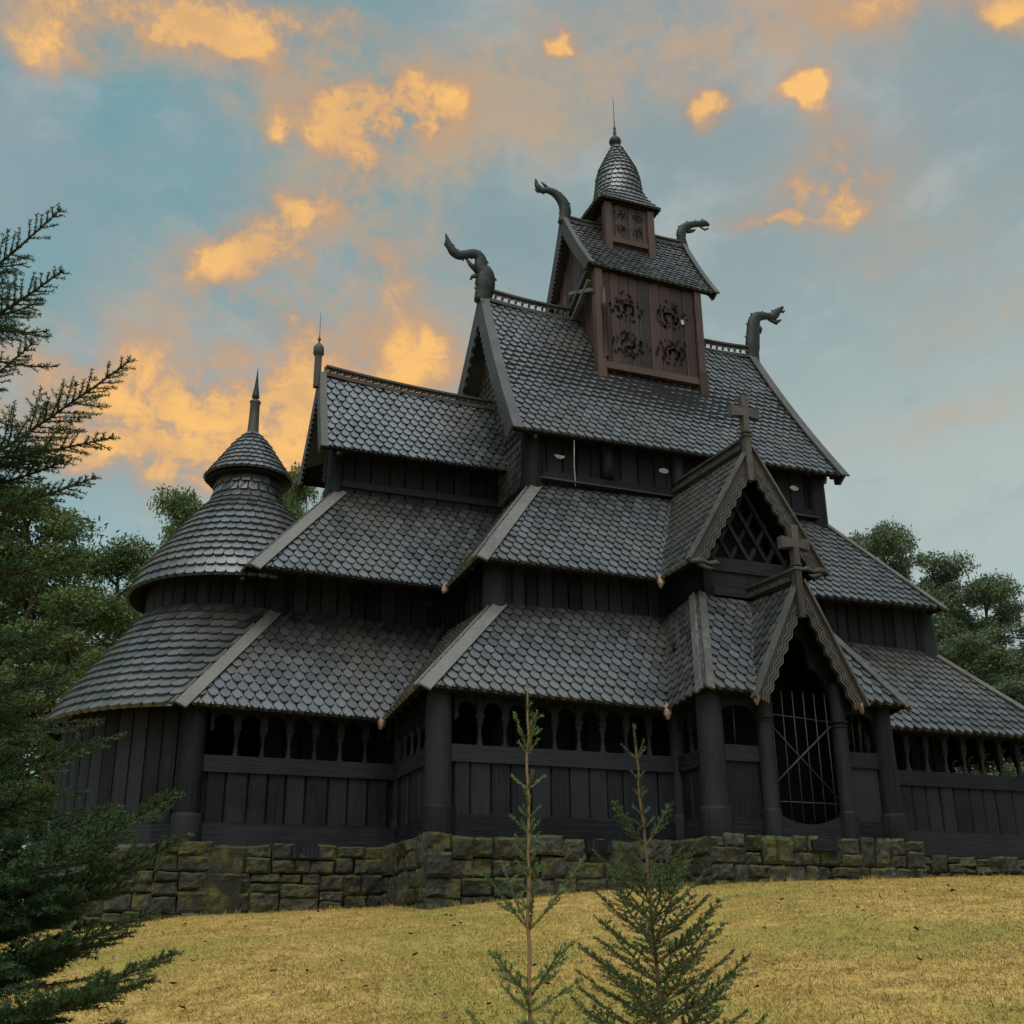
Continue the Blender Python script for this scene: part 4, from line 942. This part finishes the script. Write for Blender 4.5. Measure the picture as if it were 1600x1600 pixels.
# ---------------------------------------------------------------- tower
xt0, xt1, yt = -1.55, 1.62, 1.32
mb = MB()
boards(mb, (xt0+.1, -yt, 0), (xt1-.1, -yt, 0), 12.95, 15.95, 0, .33, .04, .008); boards(mb, (xt0, yt, 0), (xt0, -yt, 0), 12.7, 15.95, -.1, .3, .04)
boards(mb, (xt1, -yt, 0), (xt1, yt, 0), 12.7, 15.95, -.1, .3, .04); boards(mb, (xt1, yt, 0), (xt0, yt, 0), 12.7, 15.95, 0, .33, .04)
mb.box(xt0+.15, xt1-.15, -yt+.1, yt-.1, 12.3, 15.9, .1)
tw = obj('tower_wall', mb, M['brown'], CH, 'reddish brown fretted tower panel')
mb = MB(); rb(mb, (xt0+.1, -yt, 0), (xt1-.1, -yt, 0), 12.80, 13.00, -.1, .09); obj('bottom_rail', mb, M['brownpost'], tw)
for x, zb_ in ((xt0, 12.42), (xt1, 12.45)):
    mb = MB(); mb.box(x-.11, x+.11, -yt-.10, -yt+.14, zb_+.25, 16.0); mb.box(x-.135, x+.135, -yt-.13, -yt+.1, zb_-.1, zb_+.75)
    if x < 0: mb.lathe((x+.14, -yt-.10, 13.1), [(.075, 0), (.075, 1.5), (.10, 1.52), (.10, 1.75), (.075, 1.78), (.075, 2.2)], 12)
    obj('tower_post', mb, M['brownpost'], tw)
# fretwork: leaf scrolls of flat dark plates, painting the shade of pierced slots
def frets(par, x0, x1, z0, z1, y, cols, rows, rg):
    for ci in range(cols):
        for ri in range(rows):
            mb = MB(); cx = x0+(x1-x0)*(ci+.5)/cols; cz = z0+(z1-z0)*(ri+.5)/rows; rx = (x1-x0)/cols*.43; rz = (z1-z0)/rows*.42; s = 1 if (ci+ri) % 2 else -1
            for k in range(85):
                turn = k/85*2.1*PI*2.3; rad = (1-.85*k/85)*rg.uniform(.72, 1.12); a = turn*s+ri*1.3+ci+rg.uniform(-.25, .25); px = cx+math.cos(a)*rx*rad+rg.uniform(-.012, .012); pz = cz+math.sin(a)*rz*rad+rg.uniform(-.012, .012)
                if rg.random() < .30: continue
                ln = rg.uniform(.03, .085)*rx*2.0; wd = rg.uniform(.010, .034)*rx*2.4; b = a+PI/2+rg.uniform(-.8, .8)
                u = V(math.cos(b), 0, math.sin(b)); v = V(-math.sin(b), 0, math.cos(b)); c = V(px, y, pz)
                mb.add([c-u*ln, c-u*ln*.3+v*wd, c+u*ln*.5+v*wd*.8, c+u*ln, c+u*ln*.2-v*wd*.9, c-u*ln*.5-v*wd*.6], [(0, 5, 4, 3, 2, 1)], .5)
            obj('fretwork', mb, M['black'], par)
rg = random.Random(5); fyy = -yt-.046
frets(tw, xt0+.22, xt1-.22, 13.1, 15.4, fyy, 2, 2, rg)
obj('peephole', disc(1.08, -yt-.05, 14.72, .05, .085), M['pale'], tw)  # pale disc painted for the sky showing through the hole
gable('tower_gable', -1.62, 1.42, 15.75, 18.1, sh=False, mt='brownpost', parent=tw); gable('tower_gable', 1.7, 1.42, 15.75, 18.1, sh=False, mt='brown', nx=1, parent=tw)
mb = MB()
mb.bar((-1.72, .1, 15.9), (-1.72, -1.35, 15.2), .10, .12, (1, 0, 0)); mb.bar((-1.72, 1.0, 14.9), (-1.72, -1.3, 16.05), .1, .14, (1, 0, 0)); mb.bar((-1.72, 1.4, 14.2), (-1.72, -1.2, 15.6), .1, .14, (1, 0, 0)); mb.box(-1.8, -1.62, .25, .43, 14.8, 15.9)
obj('gable_brace', mb, M['grey'], tw)
# lantern
lx0, lx1, ly = -.82, .70, .60; mb = MB()
boards(mb, (lx0+.1, -ly, 0), (lx1-.1, -ly, 0), 17.62, 19.1, 0, .22, .03, .005); mb.box(lx0+.1, lx1-.1, -ly+.05, ly, 17.1, 19.05, .3)
ln_ = obj('lantern_wall', mb, M['brown'], CH); mb = MB(); rb(mb, (lx0+.05, -ly, 0), (lx1-.05, -ly, 0), 17.50, 17.66, -.05, .06); mb.box(lx0-.06, lx0+.16, -ly-.08, -ly+.12, 17.2, 19.0); mb.box(lx1-.16, lx1+.06, -ly-.08, -ly+.12, 17.2, 19.0)
obj('lantern_post', mb, M['brownpost'], ln_)
frets(ln_, lx0+.22, lx1-.22, 17.75, 18.75, -ly-.036, 2, 2, rg)
SX, SY = -.04, 0
sprof = [(18.92, 1.02, .76, 0.0), (19.15, .86, .68, .25), (19.42, .73, .62, .6), (19.75, .665, .61, .9), (20.2, .63, .59, 1), (20.55, .535, .52, 1), (20.9, .385, .38, 1), (21.2, .255, .255, 1), (21.4, .175, .175, 1), (21.5, .14, .14, 1)]
def S4(a, z):
    zz = [p[0] for p in sprof]; rx, ry, rd = (np.interp(z, zz, [p[i] for p in sprof]) for i in (1, 2, 3)); t = a*PI; c, s = math.cos(t), math.sin(t)
    k = 1/max(abs(c), abs(s)); k = k*(1-rd)+1.0*rd*1.04; return V(SX-rx*c*k, SY-ry*s*k, z)
XA_keep = XA; XA = SX
spf = cone_roof('spire', S4, (18.92, 21.48), e_=.175, w_=.16, full=True); XA = XA_keep
mb = MB(); mb.box(SX-.96, SX+.96, -.68, .68, 18.84, 18.90); obj('spire_soffit', mb, M['soffit'], spf)
mb = MB(); mb.lathe((SX-.03, 0, 21.45), [(.15, 0), (.10, .08), (.17, .16), (.20, .26), (.16, .37), (.08, .43), (.045, .5), (.06, .62), (.03, .68), (.05, .76), (.02, .84), (.01, 1.2), (.006, 2.0)], 12); obj('spike', mb, M['dragon'], spf)

# ---------------------------------------------------------------- conifers with needles
class Fol:
    def __init__(s): s.n = []; s.tw = MB(); s.R = np.random.default_rng(random.randrange(1 << 30))
    def needles(s, p0, p1, dens, ln, wd, upbias=.25):
        p0, p1 = V(p0), V(p1); L = np.linalg.norm(p1-p0); n = max(2, int(L*dens)); d = (p1-p0)/L
        t = s.R.random(n)[:, None]; base = p0+(p1-p0)*t; rv = s.R.normal(size=(n, 3)); rv -= (rv@d)[:, None]*d; rv /= np.linalg.norm(rv, axis=1)[:, None]
        rv[:, 2] += upbias; dr = rv*.85+d*.62; dr /= np.linalg.norm(dr, axis=1)[:, None]
        l = ln*(.7+.5*s.R.random(n))[:, None]; sd = np.cross(dr, s.R.normal(size=(n, 3))); sd /= np.linalg.norm(sd, axis=1)[:, None]
        s.n.append(np.stack([base, base+dr*l*.45+sd*wd/2, base+dr*l, base+dr*l*.45-sd*wd/2], 1))
    def finish(s, name, m, bark, parent):
        v = np.concatenate(s.n).reshape(-1, 3); me = npmesh(name, v, 4, np.repeat(s.R.random(len(v)//40+1), 10)[:len(v)//4])
        o = link(name, me, m, parent); obj('twigs', s.tw, bark, o); return o
def branch(fo, p0, d, L, up, dens, ln, wd, sub=True, r0=.008, droop=0.0, sp=.075, subl=.42):
    """main axis with side twigs fanned both ways"""
    d = nrm(V(d)); side = nrm(np.cross(d, V(0, 0, 1))); n = max(3, int(L/.07)); pts = [V(p0)]
    for i in range(n):
        t = i/n; dd = nrm(d+V(0, 0, up*t-droop*math.sin(t*PI))+V(*fo.R.normal(0, .02, 3))); pts.append(pts[-1]+dd*L/n)
    fo.tw.tube(pts, [r0*(1-.8*i/n)+.0012 for i in range(n+1)], 5)
    for a, b in zip(pts[1:-1] if L > .6 else pts[:-1], pts[2:] if L > .6 else pts[1:]): fo.needles(a, b, dens, ln, wd)
    if sub:
        k = int(L*.88/sp)
        for i in range(k):
            t = .14+.86*(i+.5)/k; q = t*n; j = min(int(q), n-1); p = pts[j]+(pts[j+1]-pts[j])*(q-j); dd = nrm(pts[j+1]-pts[j])
            for sg in (-1, 1):
                if fo.R.random() < .12: continue
                l2 = L*subl*(1-t)**.8*fo.R.uniform(.7, 1.15)+.035; sd = nrm(dd*.75+side*sg*.8+V(0, 0, fo.R.uniform(-.25, .15)-droop*.5))
                m_ = max(2, int(l2/.06)); pp = [p]
                for _ in range(m_): sd = nrm(sd+V(0, 0, .02)+V(*fo.R.normal(0, .05, 3))); pp.append(pp[-1]+sd*l2/m_)
                fo.tw.tube(pp, [max(.0012, r0*.35*(1-x/m_))+.0008 for x in range(m_+1)], 3)
                for a, b in zip(pp[:-1], pp[1:]): fo.needles(a, b, dens, ln, wd)
                if l2 > .17:
                    k2 = int(l2/.06)
                    for x in range(1, k2):
                        for s2 in (-1, 1):
                            if fo.R.random() < .25: continue
                            tt = x/k2; p2 = pp[0]+(pp[-1]-pp[0])*tt; sd2 = nrm(sd*.8+nrm(np.cross(sd, V(0, 0, 1)))*s2*.7+V(0, 0, fo.R.uniform(-.3, .1)-droop*.6)); l3 = l2*.38*(1-tt)+.02
                            fo.needles(p2, p2+sd2*l3, dens, ln, wd)
def ray(px, py, dist):
    v = F+R*((px-800)/1812.69)-U*((py-800)/1812.69); return V(CAM)+V(v)*dist/math.hypot(v.x, v.y)
def sapling(label, tip, zbase, rb_, whorls, needle, dens, ln=.017, lean=(0, 0), subsp=.05, group='young spruces in the foreground'):
    x, y, z = tip; root = thing('spruce_sapling', label, 'young spruce', (x+lean[0], y+lean[1], zbase), group); off = V(x+lean[0], y+lean[1], zbase); H = z-zbase
    def ax(t): return V(-lean[0]*(1-t) , -lean[1]*(1-t), H*(1-t))      # t=0 tip, 1 base (local)
    mb = MB(); K = 30; R0 = np.random.default_rng(5)
    pts = [ax(t)+V(*R0.normal(0, .004, 3))*(0 < i < K) for i, t in enumerate(np.linspace(0, 1, K+1))]
    mb.tube(pts, [.0045+rb_*t for t in np.linspace(0, 1, K+1)], 8); obj('trunk', mb, M['bark_y'], root)
    fo = Fol(); fo.needles(ax(0)+V(0, 0, .012), ax(.13/H), 1100, ln*.6, .0035, .6)
    fo.needles(ax(.05/H), ax(.55/H), 420, ln*.8, .0035, .8)
    for (dz, n, L, up, a0) in whorls:
        n = n
        for k in range(n):
            a = a0+2*PI*k/n+fo.R.uniform(-.25, .25); l = L*fo.R.uniform(.8, 1.15)
            branch(fo, ax(dz/H), (math.cos(a), math.sin(a), up), l, .25, dens, ln, .0050, sub=l > .16, r0=.0018+l*.005, sp=subsp, subl=.26)
    fo.finish('crown', needle, M['bark_y'], root)
# whorls: (metres below the tip, count, length, rise, first azimuth)
sapling('slender young spruce in the foreground, taller and barer of the two, orange-brown stem', ray(824, 1075, 6.0), -3.35, .010,
    [(.10, 1, .04, 1, 0), (.325, 3, .19, 2.6, 2.8), (.34, 2, .09, 1.2, 2.4), (.52, 3, .12, .7, .2), (.60, 2, .09, .6, 1), (.66, 3, .09, .8, 2), (.74, 4, .12, .9, 0), (.82, 3, .12, .9, 1), (.88, 4, .13, .9, .4), (.95, 3, .13, .9, 2),
     (1.19, 4, .44, 1.05, -.1), (1.10, 2, .12, .6, 1.5), (1.42, 2, .12, .4, 0), (1.49, 4, .36, .75, .5), (1.56, 3, .30, .45, 0), (1.80, 4, .42, .6, .9), (2.15, 4, .5, .4, .7)], M['needle_y'], 620, .017, (-.01, 0), subsp=.085)
W_ = [(.04, 2, .05, 1.4, 1), (.20, 3, .12, .9, .3), (.32, 3, .06, .9, 1), (.42, 4, .07, .8, 0), (.52, 3, .08, .8, 2), (.60, 4, .09, .8, 1), (.70, 2, .36, 1.15, .15), (.71, 1, .30, 1.1, 3.3), (.82, 3, .10, .6, 1), (.95, 4, .30, 1.0, .6)]
for i, dz in enumerate(np.arange(1.02, 2.6, .105)):
    W_.append((dz, 5, .42+.20*min(1, (dz-1.0)/.7), .80-.30*min(1, (dz-1)/.6), i*.9))
sapling('bushy dark young spruce, the shorter of the two saplings in the foreground', ray(990, 1133, 7.0), -3.45, .013, W_, M['needle_d'], 520, .017, (.15, 0))
def big_spruce():
    base = ray(-340, 1494, 6.6); bz = float(gz(base[0], base[1])); root = thing('spruce_tree', 'large dark spruce at the left edge reaching its branches in front of the church', 'spruce tree', (base[0], base[1], bz))
    H = 5.6; mb = MB(); mb.tube([(0, 0, z) for z in np.linspace(0, H, 12)], [.12*(1-z/H)+.008 for z in np.linspace(0, H, 12)], 10); obj('trunk', mb, M['bark'], root)
    O = V(base[0], base[1], bz); fo = Fol(); Rv = V(R)
    kw = dict(dens=520, ln=.020, wd=.0048)
    # long boughs that reach into the picture: (tip px, tip py, distance at tip, start height below tip)
    for (px, py, dd, drop) in ((92, 322, 6.1, .75), (97, 418, 5.9, .45), (60, 470, 6.2, .2), (202, 558, 5.8, .85), (178, 680, 5.9, .1), (50, 530, 6.2, .7), (100, 720, 6.2, .3), (150, 745, 6, .3), (128, 860, 6.1, .3), (150, 950, 6, .35), (120, 1040, 6, .3),
            (275, 1232, 5.3, .75), (262, 1262, 5.6, .35), (130, 1170, 5.8, .4), (290, 1296, 5.5, .8), (275, 1475, 5.2, .6), (220, 1372, 5.6, .3), (240, 1530, 5.4, .3), (190, 1590, 5.5, .2), (150, 1435, 5.8, .4), (200, 1140, 6.2, .35), (60, 1100, 6.2, .3), (120, 1320, 6.2, .3), (185, 1255, 5.9, .4), (100, 1230, 6.1, .3), (70, 1400, 6.1, .3), (205, 1455, 5.6, .35), (95, 1500, 5.9, .3), (50, 1585, 5.8, .2), (240, 1415, 5.4, .5), (60, 900, 6.2, .3), (90, 980, 6.2, .3), (215, 1330, 5.7, .4)):
        tip = ray(px, py, dd)-O; st_ = V(0, 0, tip[2]-drop); d = nrm(tip-st_); L = np.linalg.norm(tip-st_)
        branch(fo, st_, d-V(0, 0, .12), L, .24, sub=True, r0=.013, sp=.045, subl=.30, **kw)
    n = 38
    for i in range(n):
        z = H*(.10+.80*i/n); L = 1.50*(1-max(0, z-1.2)/(H*1.10))+.1
        for k in range(9):
            a = i*1.1+2*PI*k/9; d = V(math.cos(a), math.sin(a), .12)
            c = d[0]*Rv[0]+d[1]*Rv[1]
            if c < .35: continue
            if z > 2.6 and fo.R.random() < .5: continue
            branch(fo, V(0, 0, z), d, L*fo.R.uniform(.7, 1.0), .14, droop=.24, sub=True, r0=.011, sp=.060, subl=.30, dens=300, ln=.021, wd=.0050)
    fo.finish('crown', M['needle'], M['bark'], root)
big_spruce()

# ---------------------------------------------------------------- woodland trees behind the church
def crown_mesh(name, seed, H, nl, spread, low_, cards, size, flatn=.55, conif=False):
    r = np.random.default_rng(seed); tr = MB(); pts = []; 
    bend = [V(r.normal(0, .25), r.normal(0, .25), 0)*t for t in np.linspace(0, 1, 9)]
    tp = [bend[i]+V(0, 0, H*.96*i/8) for i in range(9)]
    tr.tube(tp, [.22*(1-i/8.6)+.02 for i in range(9)], 8)
    out = []; clusters = []
    for i in range(nl):
        t = low_+(1-low_)*(i+.5)/nl; q = t*8; j = min(int(q), 7); p = tp[j]+(tp[j+1]-tp[j])*(q-j); a = r.uniform(0, 2*PI)
        L = spread*(1.0-.75*((t-low_)/(1-low_))**1.6)*r.uniform(.55, 1.1) if not conif else spread*(1-(t-low_)/(1-low_)*.92)*r.uniform(.7, 1.05)
        e = p+V(math.cos(a)*L, math.sin(a)*L, L*(.35 if not conif else -.1)); m1 = (p+e)/2+V(0, 0, .12*L)
        tr.tube([p, m1, e], [.05, .035, .012], 5); rr = r.uniform(.45, .85)*(spread/2.2)
        clusters += [(e, rr), (m1*.45+e*.55+V(r.normal(0, .3), r.normal(0, .3), .2), rr*.8)]
        if r.random() < .5: e2 = m1+V(r.normal(0, .7), r.normal(0, .7), .35); tr.tube([m1, e2], [.03, .01], 4); clusters.append((e2, rr*.7))
    clusters.append((tp[-1], .6*spread/2.2))
    per = cards//len(clusters); vs = []; rn = []
    for c, rr in clusters:
        m_ = int(per*(rr/.6)**1.6); u = r.normal(size=(m_, 3)); u /= np.linalg.norm(u, axis=1)[:, None]; u *= (rr*(r.random(m_)**.45)*(.75+.5*r.random(m_)))[:, None]; u[:, 2] *= flatn; ce = c+u
        A_ = r.normal(size=(m_, 3)); A_ /= np.linalg.norm(A_, axis=1)[:, None]; B_ = np.cross(A_, r.normal(size=(m_, 3))); B_ /= np.linalg.norm(B_, axis=1)[:, None]
        s = (size*(.5+r.random(m_)))[:, None]; vs.append(np.stack([ce-A_*s, ce-B_*s*.38, ce+A_*s, ce+B_*s*.38], 1)); rn.append(np.clip(r.random(m_)*.7+r.random()*.3, 0, 1))
    return tr, npmesh(name, np.concatenate(vs).reshape(-1, 3), 4, np.concatenate(rn))
VAR = [crown_mesh('crown', s, 10.0, n, sp, lo, 36000, .060) for s, n, sp, lo in ((11, 20, 2.3, .35), (12, 24, 2.6, .28), (13, 18, 2.0, .42), (14, 26, 2.5, .18))]
TRM = []
def wood_tree(px, py, dist, base_z, var, wx, label, mtl, group):
    top = ray(px, py, dist); H = top[2]-base_z; root = thing('pine_tree', label, 'pine tree', (top[0], top[1], base_z), group)
    tr, cm = VAR[var]
    if len(TRM) <= var: pass
    key = 'tr%d' % var
    if key not in M: 
        me = bpy.data.meshes.new('trunk'); me.from_pydata(tr.v, [], tr.f); fattr(me, tr.r); me.polygons.foreach_set('use_smooth', tr.sm); me.materials.append(M['bark']); M[key] = me
    a = bpy.data.objects.new('trunk', M[key]); C.objects.link(a); a.parent = root
    ck = 'cr%d%s' % (var, mtl)
    if ck not in M: c2 = cm.copy(); c2.materials.append(M[mtl]); M[ck] = c2
    b = bpy.data.objects.new('crown', M[ck]); C.objects.link(b); b.parent = root
    root.scale = (wx, wx, H/10.4); root.rotation_euler = (0, 0, random.uniform(0, 6.28)); return root
GL, GR = 'trees of the wood left of the church', 'trees of the wood right of the church'
LEFT = [(60, 742, 36, 1, 1.2, 'leaf', 'broad-crowned dark pine whose flat top ends beside the left spruce'), (198, 832, 38, 3, 1.1, 'leaf', 'rounded green pine standing just left of the round apse roof'), (292, 752, 44, 1, .9, 'leaf', 'pine crown showing directly left of the turret cap'),
    (468, 712, 47, 1, .8, 'leaf', 'pine crown peeping between turret and chancel gable'), (120, 905, 33, 3, 1.0, 'leaf', 'low bushy pine in front of the wood, between spruce and apse'), (10, 860, 40, 1, 1.1, 'leaf', 'dark pine at the far left edge behind the spruce'),
    (165, 1000, 30, 3, .60, 'leaf', 'small bushy pine closest to the apse wall'), (60, 1030, 34, 3, .75, 'leaf', 'small pine low behind the spruce boughs'), (250, 880, 50, 3, 1.1, 'leaf2', 'hazy pine farthest back behind the apse roof'), (-60, 700, 38, 1, 1.1, 'leaf', 'tall pine cut by the left edge of the picture'), (110, 1110, 46, 3, .7, 'leaf2', 'thin distant pine seen through the spruce twigs')]
for px, py, d, v, wx, mt_, lb in LEFT: wood_tree(px, py, d, -1.4, v, wx, lb, mt_, GL)
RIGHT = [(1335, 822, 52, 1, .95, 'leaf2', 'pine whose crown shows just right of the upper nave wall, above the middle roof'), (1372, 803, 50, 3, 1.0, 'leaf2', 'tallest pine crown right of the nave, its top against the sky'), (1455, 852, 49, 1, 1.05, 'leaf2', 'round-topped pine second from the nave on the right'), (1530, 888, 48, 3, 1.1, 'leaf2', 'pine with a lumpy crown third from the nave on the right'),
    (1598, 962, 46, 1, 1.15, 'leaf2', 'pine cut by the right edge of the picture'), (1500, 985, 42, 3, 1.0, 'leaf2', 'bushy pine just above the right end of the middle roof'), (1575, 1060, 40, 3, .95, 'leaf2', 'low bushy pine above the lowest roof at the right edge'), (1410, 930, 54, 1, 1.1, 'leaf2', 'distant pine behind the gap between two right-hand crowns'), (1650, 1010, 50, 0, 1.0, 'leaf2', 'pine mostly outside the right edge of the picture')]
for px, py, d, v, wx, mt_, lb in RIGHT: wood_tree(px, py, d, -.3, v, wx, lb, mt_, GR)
